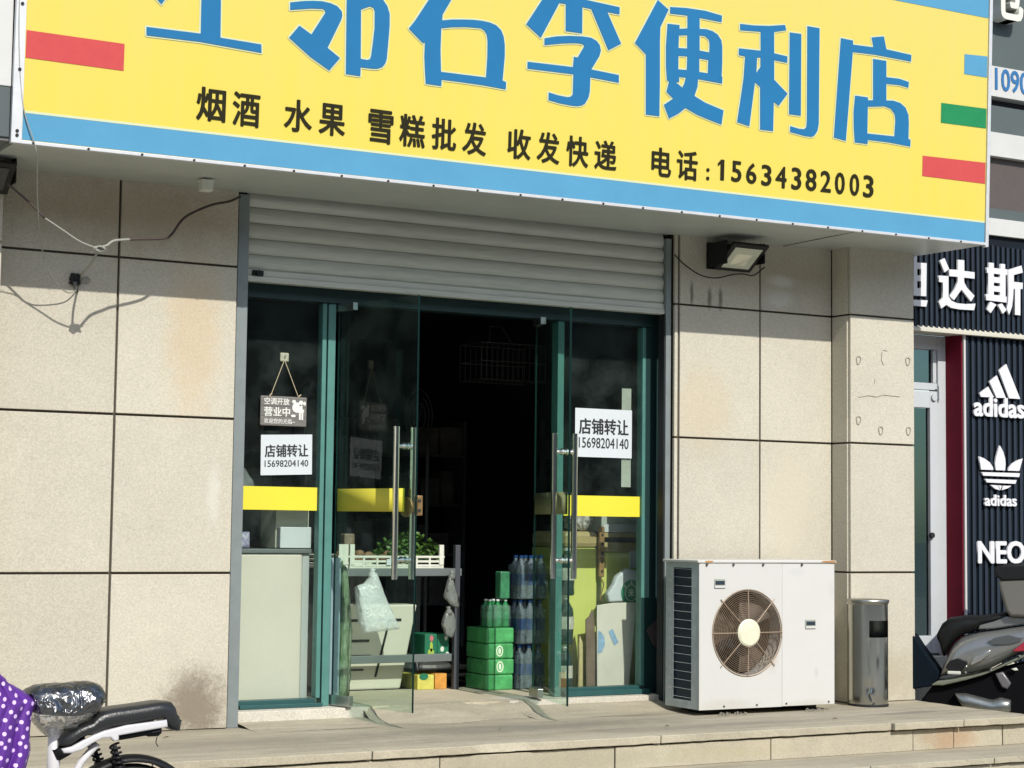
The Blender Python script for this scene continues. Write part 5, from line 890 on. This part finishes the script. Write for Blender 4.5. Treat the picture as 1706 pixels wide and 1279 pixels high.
# dark square card leaning between the unit and the door frame
o = link('dark_card', slab([(6.178, .445), (6.258, .515), (6.258, .34), (6.23, .355)], .170, .012, .003), mat('dark_brown_card', (.05, .035, .035), .8), None); tag(o, 'dark brown card wedged between the air conditioner and the door frame', 'card')
q = MB(); rn3 = random.Random(12)
for i in range(26):
    cx = rn3.choice([6.25, 6.32, 6.38, 6.9, 6.95])+rn3.uniform(-.06, .06); cy = -.46+rn3.uniform(-.05, .02); a = rn3.uniform(0, 6.28); L = rn3.uniform(.012, .035)
    q.tube(spline([(cx, cy, .006), (cx+L*math.cos(a)*.5, cy+L*math.sin(a)*.5, .012+rn3.random()*.008), (cx+L*math.cos(a+.6), cy+L*math.sin(a+.6), .006)], 3), .0022, 4)
o = q.build('dust_fluff', mat('grey_fluff', (.24, .22, .18), .9), None); tag(o, 'wisps of grey fluff and dry grass along the foot of the air conditioner', 'litter'); o['kind'] = 'stuff'
for i, (x, y) in enumerate([(3.05, -.32), (4.75, -.62), (5.62, -.88), (6.72, -.92)]):
    a = .7*i; o = MB().add([(x, y, .009), (x+.022*math.cos(a), y+.022*math.sin(a), .016), (x+.040*math.cos(a+.3), y+.040*math.sin(a+.3), .010), (x+.018*math.cos(a+.8), y+.018*math.sin(a+.8), .013)], [(0, 1, 2, 3)]).build('dry_leaf', mat('dry_leaf', (.16, .11, .06), .8), None)
    tag(o, ['small dry leaf on the pavement in front of the left wall', 'small dry leaf on the pavement before the left glass door', 'small dry leaf near the pavement edge below the right sidelight', 'small dry leaf near the pavement edge below the air conditioner'][i], 'leaf', 'dry leaves on the pavement')
# ------------------------------------------------------------------ litter bin
bn = thing('litter_bin', 'cylindrical stainless steel litter bin with square side opening beside the air conditioner', 'litter bin', (7.452, -.30, 0))
BC = (7.452, -.31, 0); BR = .118
va = math.atan2(-9.04+.31, -7.452)        # direction to the street side viewer
ac_ = va+math.radians(47); hw_ = math.radians(44)
def dent(a, z):
    c = va+.10+.05*math.sin(z*14)+(.16*max(0, .13-z)/.13*math.sin(z*60)); k = 1 if z < .40 else .25
    return k*(-.0040*math.exp(-((a-c)/.045)**2)-.0035*math.exp(-((z-.115)/.03)**2-((a-(va+.12))/.22)**2)-.0035*math.exp(-((z-.30)/.06)**2-((a-(va+.5))/.08)**2))
q = MB(); NA = 180; ZS = [0, .012]+[.02+.011*k_ for k_ in range(35)]+[.405, .42, .46, .505, .52, .54, .56, .60]
for i in range(NA):
    for j in range(len(ZS)-1):
        a0, a1 = ac_-math.pi+2*math.pi*i/NA, ac_-math.pi+2*math.pi*(i+1)/NA; am = (a0+a1)/2; zm = (ZS[j]+ZS[j+1])/2
        if abs(am-ac_) < hw_ and .405 < zm < .505: continue
        q.add([(BC[0]+(BR+dent(a, z))*math.cos(a), BC[1]+(BR+dent(a, z))*math.sin(a), z+.006) for a, z in ((a0, ZS[j]), (a1, ZS[j]), (a1, ZS[j+1]), (a0, ZS[j+1]))], [(0, 1, 2, 3)])
M_bin = mat('bin_steel', (.46, .47, .44), .21, 1, noise=.10, nscale=12, stretch=(1, 1, .2)); b_ = M_bin.node_tree.nodes['Principled BSDF']; b_.inputs['Anisotropic'].default_value = .6; b_.inputs['Anisotropic Rotation'].default_value = .0
tg = M_bin.node_tree.nodes.new('ShaderNodeTangent'); tg.direction_type = 'RADIAL'; tg.axis = 'Z'; M_bin.node_tree.links.new(tg.outputs[0], b_.inputs['Tangent'])
o = q.build('body', M_bin, bn); bm = bmesh.new(); bm.from_mesh(o.data); bmesh.ops.remove_doubles(bm, verts=bm.verts, dist=1e-4)
for ff in bm.faces: ff.smooth = True
bm.to_mesh(o.data); bm.free()
MB().lathe([(0, .01), (.105, .01), (.105, .38), (.100, .38), (.1, .02), (0, .02)], (BC[0], BC[1], .005), 32).build('inner_bucket', mat('dark_bucket', (.015, .03, .03), .4), bn, smooth=True)
MB().lathe([(0, .55), (.10, .55), (.10, .56), (0, .56)], (BC[0], BC[1], .005), 32).build('shelf', M_blackr, bn)
MB().lathe([(0, .600), (.085, .600), (.10, .612), (.122, .628), (.127, .626), (.125, .613), (.119, .600), (.105, .590)], (BC[0], BC[1], .006), 40).build('ashtray_lid', mat('worn_steel_lid', (.42, .42, .38), .35, 1, noise=.2, nscale=20), bn, smooth=True)
MB().lathe([(.1195, 0), (.1215, .004), (.1195, .014)], (BC[0], BC[1], .002), 40).build('base_ring', M_blackr, bn)
# ------------------------------------------------------------------ neighbour to the left
nl = thing('left_neighbour_sign', 'white and grey signboard end of the shop next door at the left edge', 'signboard', (1.5, -.6, 2.77))
box('white_face', M_white, nl, -.5, 2.125, -.695, -.56, 3.002, 4.2, bevel=.004); box('grey_face', M_greyw, nl, -.5, 2.125, -.690, -.56, 2.77, 3.000, bevel=.004)
box('soffit', mat('dark_soffit', (.10, .10, .10), .6), nl, -.5, 2.125, -.68, -.02, 2.755, 2.769, bevel=0)
# ------------------------------------------------------------------ neighbour to the right
nr = thing('neighbour_shop', 'sportswear shop next door with navy ribbed cladding, grey bands and white lettering', 'shop', (8.6, 0, 0))
XN = 11.5
def band(z0, z1, y, m, name='facade_band'): return box(name, m, nr, 7.97, XN, y, .3, z0, z1, bevel=0)
band(4.135, 6.2, -.02, M_greyw); band(3.930, 4.133, -.03, M_white, 'number_strip'); band(3.870, 3.929, .06, mat('gap_dark', (.02, .025, .03), .8)); band(3.680, 3.869, -.02, M_greyw)
band(3.520, 3.679, -.06, M_white, 'white_band'); band(3.180, 3.519, -.01, M_brown); band(3.102, 3.179, -.02, M_greyw); band(2.990, 3.101, -.07, M_white, 'white_band')
# grey core: dark box above ribbed sign
box('sign_top', M_navy, nr, 7.97, XN, -.04, .3, 2.89, 2.989, bevel=0)
link('phone_digits', fitmesh(text_mesh('61090', .02), DATA['phone'][0], DATA['phone'][1], DATA['phone'][2], DATA['phone'][3], planeY(-.033)), mat('digit_blue', (.02, .13, .32), .5), nr)
cg = [fitmesh(text_mesh('仓', .02, .0), 8.70, 8.99, 4.43, 4.80, planeY(-.12))]
cu = text_mesh('仓', .028, .10); link('raised_character', fitmesh(cu, 8.70, 8.99, 4.43, 4.80, lambda X, Z, h: Vector((X, -.075-h, Z))), mat('letter_enamel', (.6, .6, .54), .5), nr)
def ribs(x0, x1, y, z0, z1, pitch, name, sh_=.6):
    mb = MB(); x = x0; pr = []
    while x < x1: pr += [(x, y), (x+pitch*.45, y), (x+pitch*.55, y+.014), (x+pitch*.95, y+.014)]; x += pitch
    v = [(a, b, z) for z in (z0, z1) for a, b in pr]; K = len(pr); mb.add(v, [(i, i+1, K+i+1, K+i) for i in range(K-1)])
    o = mb.build(name, [M_navy_lit, M_navy], nr)
    o.data.polygons.foreach_set('material_index', [0 if i % 4 == 0 else 1 for i in range(K-1)])  # light and shade painted in: lit navy on rib fronts, dark navy in grooves
    o.data.update(); return o
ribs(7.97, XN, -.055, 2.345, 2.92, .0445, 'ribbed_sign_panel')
MB().hexa([(7.97,-.072,2.318),(XN,-.072,2.318),(XN,.12,2.322),(7.97,.12,2.322),(7.97,-.072,2.334),(XN,-.072,2.334),(XN,-.036,2.362),(7.97,-.036,2.362)]).build('sign_lip', mat('lip_cream', (.50, .48, .40), .6), nr)
box('sign_core', M_navy, nr, 7.97, XN, -.035, .3, 2.344, 2.889, bevel=0)
M_lw = mat('letter_white', (.62, .62, .64), .5)
for k_ in ('n_di', 'n_da', 'n_si'):
    link('sign_character', mapmesh(shape_mesh([[tuple(q) for q in p] for p in DATA[k_]], .014), lambda a, b, h: Vector((a, -.066-h, b))), M_lw, nr)
XP = 8.50
box('crimson_return', M_red, nr, XP-.012, XP, -.018, .17, .20, 2.321, bevel=.002)
box('edge_trim', mat('pale_trim', (.5, .48, .46), .5), nr, XP-.004, XP+.012, -.034, -.020, .20, 2.321, bevel=.001)
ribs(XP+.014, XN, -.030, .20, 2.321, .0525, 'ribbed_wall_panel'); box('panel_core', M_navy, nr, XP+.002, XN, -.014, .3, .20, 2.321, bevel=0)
def L_(polys): return mapmesh(shape_mesh(polys, .012), lambda a, b, h: Vector((a, -.045-h, b)))
link('peaks_logo', joinmesh([L_([[tuple(q) for q in p]]) for p in DATA['peaks']]), M_lw, nr)
link('trefoil_logo', joinmesh([L_([[tuple(q) for q in p]]) for p in DATA['tre']]), M_lw, nr)
for s_, k_ in (('adidas', 'adi1'), ('adidas', 'adi2')):
    b_ = DATA[k_]; link('logo_lettering', fitmesh(text_mesh(s_, .034, .012), b_[0], b_[1], b_[2], b_[3], lambda X, Z, h: Vector((X, -.045-h, Z))), M_lw, nr)
b_ = DATA['neo']; link('logo_lettering', fitmesh(text_mesh('NEO', .04, .012), b_[0], b_[1], b_[2], b_[3], lambda X, Z, h: Vector((X, -.045-h, Z))), M_lw, nr)
# door of the neighbour
M_pvc = mat('white_pvc', (.46, .48, .50), .4, noise=.04)
dr = MB()
nd = MB(); nd.box(8.425, 8.497, .13, .20, .25, 2.32); nd.box(7.97, 8.425, .13, .20, 2.23, 2.32); nd.build('door_frame', M_pvc, nr, bevel=.004)
nd = MB(); nd.box(7.97, 8.425, .14, .19, 1.965, 2.01); nd.box(8.395, 8.423, .145, .19, 2.012, 2.228); nd.build('transom_frame', M_pvc, nr, bevel=.003)
box('transom_glass', glass('dark_window', (.35, .42, .42)), nr, 7.97, 8.395, .165, .17, 2.012, 2.228, bevel=0)
dd = MB(); dd.box(8.345, 8.42, .12, .165, .262, 1.955); dd.box(7.97, 8.345, .12, .165, 1.845, 1.955); dd.box(7.97, 8.345, .12, .165, .262, .375); d_ = dd.build('door', M_pvc, nr, bevel=.004)
box('door_glass', MATS.get('x') or glass('dark_door_glass', (.30, .38, .38)), d_, 7.97, 8.345, .145, .15, .377, 1.843, bevel=0)
q = MB(); q.cyl((8.345, .118, 1.02), (8.345, .10, 1.02), .018); q.build('handle', M_blackr, d_)
q = MB(); q.cyl((8.372, .119, 1.915), (8.372, .105, 1.915), .022); q.box(8.405, 8.422, .10, .119, 1.90, 1.99); q.build('closer', M_pvc, d_)
link('door_sticker', flat([ell(8.10, 1.14, .055, .05, 6)], .1425, .001), mat('sticker_blue', (.20, .36, .62), .5), d_)
box('dark_lobby', M_int, nr, 7.97, 8.6, .9, .95, .2, 2.4, bevel=0)
box('entrance_step', M_sill, nr, 7.97, 8.72, .05, .9, -.16, .248, bevel=.006)
box('panel_plinth', M_sill, nr, 8.722, XN, -.02, .3, -.16, .199, bevel=.006)
# ------------------------------------------------------------------ e-bike in the foreground left
def B(nm): return [tuple(p) for p in DATA['b_'+nm]]
YB_ = -2.6
eb = thing('electric_bicycle', 'white electric bicycle with black rear seat and saddle wrapped in clear film', 'electric bicycle', (2.0, YB_, -.3))
loft(B('saddle'), YB_, .085, 30, 22, .85).build('saddle', M_leather, eb, smooth=True)
o = loft(B('wrap'), YB_, .098, 46, 34, .85, .10, 11).build('saddle_film', M_bagw, eb, smooth=True)
sbg = loft(B('bag'), YB_, .075, 30, 20, .55).build('rear_seat', M_leather, eb, smooth=True)
for yy in (-.080, .062): link('frame_rail', slab(B('rail'), YB_+yy, .022, .007), M_wlac, eb)
link('controller_box', slab(B('pack'), YB_-.045, .09, .008), M_black, eb)
link('rail_mark', flat([[(2.185, .309), (2.215, .313), (2.215, .316), (2.185, .312)]], YB_-.0825, .001), M_ink, eb)
pt = DATA['b_pts']
MB().tube([(1.862, YB_, .33), (1.862, YB_, .20), (1.868, YB_, .0), (1.86, YB_, -.06)], [.022, .023, .024, .028], 18).build('seat_tube', M_wlac, eb, smooth=True)
MB().tube([(2.005, YB_-.03, .275), (1.95, YB_-.03, .215), (1.90, YB_-.03, .12), (1.86, YB_-.03, .02)], .013, 12).build('seat_stay', M_wlac, eb, smooth=True)
MB().tube([(1.86, YB_, .24), (1.90, YB_, .26), (1.96, YB_, .30)], .030, 12).build('clamp', M_black, eb, smooth=True)
def spring(p0, p1, rad, turns, wire):
    p0, p1 = Vector(p0), Vector(p1); d = (p1-p0); L = d.length; d.normalize(); a = d.cross(Vector((0, 1, 0))).normalized(); b = Vector((0, 1, 0)); n_ = int(turns*12)
    return MB().tube([p0+d*L*i/n_+(a*math.cos(i*math.pi/6)+b*math.sin(i*math.pi/6))*rad for i in range(n_+1)], wire, 6)
for dy in (-.055, .055):
    for (a, b, nm) in (((2.012, .270), (2.055, .165), 0), ((2.058, .272), (2.088, .165), 1)):
        if nm == 0 and dy > 0 or nm == 1 and dy < 0 or True:
            if (nm, dy > 0) in ((1, False), (0, True)):
                q = spring((a[0], YB_+dy, a[1]), (b[0], YB_+dy, b[1]), .0165, 6.5, .0045); q.cyl((a[0], YB_+dy, a[1]), (b[0], YB_+dy, b[1]), .008, seg=8); q.build('shock_spring', M_black, eb, smooth=True)
WC = (2.133, YB_, -.045); WR = .235
def wheel(c, R1, nm='wheel'):
    o = MB().tube([(c[0]+R1*math.cos(a), c[1], c[2]+R1*math.sin(a)) for a in [2*math.pi*i/48 for i in range(48)]], .027, 12, closed=True).build(nm, M_blackr, eb, smooth=True)
    q = MB(); q.tube([(c[0]+(R1-.032)*math.cos(a), c[1], c[2]+(R1-.032)*math.sin(a)) for a in [2*math.pi*i/40 for i in range(40)]], .014, 8, closed=True)
    q.cyl((c[0], c[1]-.045, c[2]), (c[0], c[1]+.045, c[2]), .05, seg=20)
    for i in range(8): a = math.pi/4*i; q.tube([(c[0], c[1], c[2]), (c[0]+(R1-.03)*math.cos(a), c[1], c[2]+(R1-.03)*math.sin(a))], .008, 6)
    q.build('rim', M_black, o)
wheel(WC, WR-.02)
# rear mudguard
q = MB(); vs_ = []; n_ = 30
for i in range(n_+1):
    a = math.radians(5+165*i/n_)
    for (dy, dr_) in ((-.045, -.012), (-.035, .004), (0, .012), (.035, .004), (.045, -.012)): vs_.append((WC[0]+(WR+.028+dr_)*math.cos(a), YB_+dy, WC[2]+(WR+.028+dr_)*math.sin(a)))
q.add(vs_, [(i*5+j, i*5+j+1, (i+1)*5+j+1, (i+1)*5+j) for i in range(n_) for j in range(4)]); o = q.build('mudguard', M_black, eb, smooth=True); o.modifiers.new('s', 'SOLIDIFY').thickness = .003
MB().tube([(1.86, YB_, -.06), (1.6, YB_, -.03), (1.30, YB_, .0), (1.22, YB_, .20)], .03, 12).build('down_tube', M_wlac, eb, smooth=True)
MB().tube([(1.86, YB_-.04, -.08), (2.133, YB_-.06, -.045)], .014, 10).build('chain_stay', M_wlac, eb); MB().tube([(1.86, YB_+.04, -.08), (2.133, YB_+.06, -.045)], .014, 10).build('chain_stay', M_wlac, eb)
MB().tube([(1.82, YB_-.0, .09), (1.78, YB_, .06), (1.74, YB_, .02), (1.70, YB_, -.02)], .012, 8).build('pedal_crank', M_black, eb)
wheel((1.02, YB_, -.045), WR-.02)
q = MB(); q.tube([(1.20, YB_, .70), (1.12, YB_, .25), (1.02, YB_-.06, -.045)], .018, 10); q.tube([(1.12, YB_, .25), (1.02, YB_+.06, -.045)], .014, 10); q.build('fork', M_wlac, eb)
q = MB(); q.tube(spline([(1.26, YB_-.30, .72), (1.20, YB_-.15, .74), (1.20, YB_, .72), (1.20, YB_+.15, .74), (1.26, YB_+.30, .72)]), .012, 10); q.build('handlebar', M_black, eb)
# ragged tail light bracket behind the rear seat
MB().tube([(2.285, YB_, .36), (2.30, YB_, .345), (2.312, YB_, .350)], [.012, .016, .005], 8).build('tail_reflector', M_black, eb)
MB().tube(spline([(2.232, YB_, .285), (2.228, YB_, .265), (2.236, YB_, .25)]), .0018, 5).build('loose_wire', M_blackr, eb)
# polka dot cover
pc = thing('polka_dot_cover', 'purple rain cover with white polka dots hanging at the lower left edge', 'rain cover', (1.6, -2.72, -.1))
poly = B('cover')
NR, NC = 46, 40; zt, zb_ = max(p[1] for p in poly), min(p[1] for p in poly); q = MB(); grid = []
def xr(z):
    xs_ = []
    for (a, b), (c, d) in zip(poly, poly[1:]+poly[:1]):
        if (b-z)*(d-z) <= 0 and b != d: xs_.append(a+(c-a)*(z-b)/(d-b))
    return min(xs_), max(xs_)
def fold(s_, t): return .030*math.sin(s_*9+t*2.0)+.016*math.sin(s_*23+1+t*5)+.006*math.sin(s_*47+t*9)
for j in range(NR+1):
    t = j/NR; z = zt-.0005-(zt-zb_-.001)*t; a, b = xr(z)
    for i in range(NC+1):
        s_ = i/NC; grid.append((a+(b-a)*s_, -2.74+fold(s_, t)*(.25+.75*t)+.10*(2*s_-1)**4, z))
q.add(grid, [(j*(NC+1)+i, j*(NC+1)+i+1, (j+1)*(NC+1)+i+1, (j+1)*(NC+1)+i) for j in range(NR) for i in range(NC)])
def dots():
    m = bpy.data.materials.new('polka_dot_cloth'); m.use_nodes = True; n, l = nt(m); b = n['Principled BSDF']; b.inputs['Roughness'].default_value = .45
    g = n.new('ShaderNodeNewGeometry'); sx = n.new('ShaderNodeSeparateXYZ'); l.new(g.outputs['Position'], sx.inputs[0]); cx = n.new('ShaderNodeCombineXYZ'); l.new(sx.outputs[0], cx.inputs[0]); l.new(sx.outputs[2], cx.inputs[1]); mp = n.new('ShaderNodeMapping'); mp.inputs['Rotation'].default_value = (0, 0, .6); l.new(cx.outputs[0], mp.inputs[0])
    v = n.new('ShaderNodeTexVoronoi'); v.voronoi_dimensions = '2D'; v.inputs['Scale'].default_value = 30; v.inputs['Randomness'].default_value = .45; l.new(mp.outputs[0], v.inputs['Vector'])
    mr = n.new('ShaderNodeMapRange'); mr.inputs[1].default_value = .19; mr.inputs[2].default_value = .225; mr.inputs[3].default_value = 1; mr.inputs[4].default_value = 0; l.new(v.outputs['Distance'], mr.inputs[0])
    mx = n.new('ShaderNodeMix'); mx.data_type = 'RGBA'; mx.inputs[6].default_value = (.095, .022, .24, 1); mx.inputs[7].default_value = (.72, .52, .85, 1); l.new(mr.outputs[0], mx.inputs[0]); l.new(mx.outputs[2], b.inputs['Base Color']); return m
o = q.build('cloth', dots(), pc, smooth=True); o.modifiers.new('s', 'SOLIDIFY').thickness = .003
box('hanging_strap', M_black, pc, 1.590, 1.612, -2.75, -2.735, .47, .545, bevel=.002)
# ------------------------------------------------------------------ scooter at the right
def Q(nm): return [tuple(p) for p in DATA['s_'+nm]]
SY = 0.0
sk2 = thing('electric_scooter', 'silver and black electric scooter parked beside the pavement at the right edge', 'scooter', (8.02, -.12, 0))
sk2.rotation_euler.z = math.atan2(-.52, .47)
loft(Q('seat'), SY, .115, 36, 22, .8).build('seat', mat('black_seat_vinyl', (.004, .005, .005), .5, spec=.3, bump=.1, bscale=120), sk2, smooth=True)
link('grab_rail', slab(Q('grab'), SY-.10, .2, .01), M_slv, sk2)
o = loft(Q('panel'), SY, .145, 36, 28, .7).build('body_panel', M_slv, sk2, smooth=True)
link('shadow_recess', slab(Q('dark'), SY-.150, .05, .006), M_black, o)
link('lower_trim', slab(Q('edge'), SY-.15, .3, .008), mat('olive_trim', (.14, .15, .11), .3, coat=.5), sk2)
link('floorboard', slab(Q('floor'), SY-.10, .24, .01), mat('navy_plastic', (.004, .008, .013), .8, spec=.06), sk2)
link('leg_shield', slab(Q('shield'), SY-.05, .24, .02), MATS['navy_plastic'], sk2)
link('top_box', slab(Q('box'), SY-.15, .30, .02), mat('grey_box', (.12, .115, .10), .5, noise=.06), sk2)
link('box_lid', slab(Q('lid'), SY-.16, .32, .015), M_black, sk2)
link('tail_light', slab(Q('tail'), SY-.155, .02, .005), mat('tail_red', (.30, .01, .03), .15, coat=.8), sk2)
link('indicator', slab(Q('lamp'), SY-.155, .02, .004), mat('smoked_lens', (.06, .065, .07), .1, coat=.8), sk2)
link('side_badge', slab(Q('badge'), SY-.158, .02, .004), mat('badge_chrome', (.6, .6, .58), .15, 1), sk2)
link('shock_absorber', slab(Q('shock'), SY-.13, .05, .010), mat('shock_grey', (.16, .155, .16), .4, .4), sk2); link('highlight_chip', slab(Q('spark'), SY-.135, .02, .004), M_crate, sk2)  # white chip painted in for a bright highlight on the bodywork
q = MB()
for (x, z) in ((.45, .21), (.62, .30), (.30, .19), (.74, .39)): q.cyl((x, SY-.151, z), (x, SY-.158, z), .007, seg=8)
q.build('bolt_heads', MATS['badge_chrome'], sk2)
loft(Q('muf'), SY-.12, .055, 24, 16, .9).build('hub_cover', mat('dull_steel', (.30, .31, .29), .3, .8, noise=.2), sk2, smooth=True)
link('engine_cover', slab(Q('engine'), SY-.10, .2, .02), mat('matt_black', (.004, .004, .005), .85, spec=.08), sk2)
for cx in (7.99, 8.93):
    c = (cx+.0 if cx > 8.5 else 7.72+.45, SY, .07) if False else (cx, SY, .07)
for (cx, lb) in ((1.0, 'rear'), (7.98, 'front')):
    if lb == 'front': continue
    w_ = MB().tube([(cx+.165*math.cos(a), SY, .06+.165*math.sin(a)) for a in [2*math.pi*i/40 for i in range(40)]], .048, 12, closed=True).build('wheel', M_blackr, sk2, smooth=True)
    q = MB(); q.cyl((cx, SY-.05, .06), (cx, SY+.05, .06), .12, seg=28); q.build('rim', M_steel, w_)
q = MB(); q.tube([(.40, SY-.05, .10), (.36, SY-.05, .02), (.38, SY-.14, -.155)], .012, 8); q.build('side_stand', M_steel, sk2)
box('footrest', mat('pale_footrest', (.5, .5, .45), .5), sk2, .19, .27, SY-.17, SY-.15, .175, .195, bevel=.006)
# ------------------------------------------------------------------ street side (seen only as reflection in the glass)
ob = thing('opposite_building', 'long grey building with rows of dark windows across the street', 'building', (0, -34, -.3))
box('facade', mat('opposite_render', (.14, .14, .13), .8, noise=.2, nscale=.3), ob, -60, 60, -40, -34, -.3, 11, bevel=0)
q = MB()
for i in range(40):
    for k_ in range(3): q.box(-58+i*3, -56.4+i*3, -34.0, -33.95, .8+k_*3.4, 2.6+k_*3.4)
q.build('window', mat('opposite_window', (.03, .04, .05), .1), ob)
# ------------------------------------------------------------------ parents
for o in bpy.data.objects:
    if o.parent and o.parent.type == 'EMPTY' and o.parent != sk2: o.matrix_parent_inverse = Matrix.Translation(-o.parent.location)
for o in bpy.data.objects:      # bottles were placed in world space; their thing sits at its base
    if '_k' in o: del o['_k']
print('objects', len(bpy.data.objects))
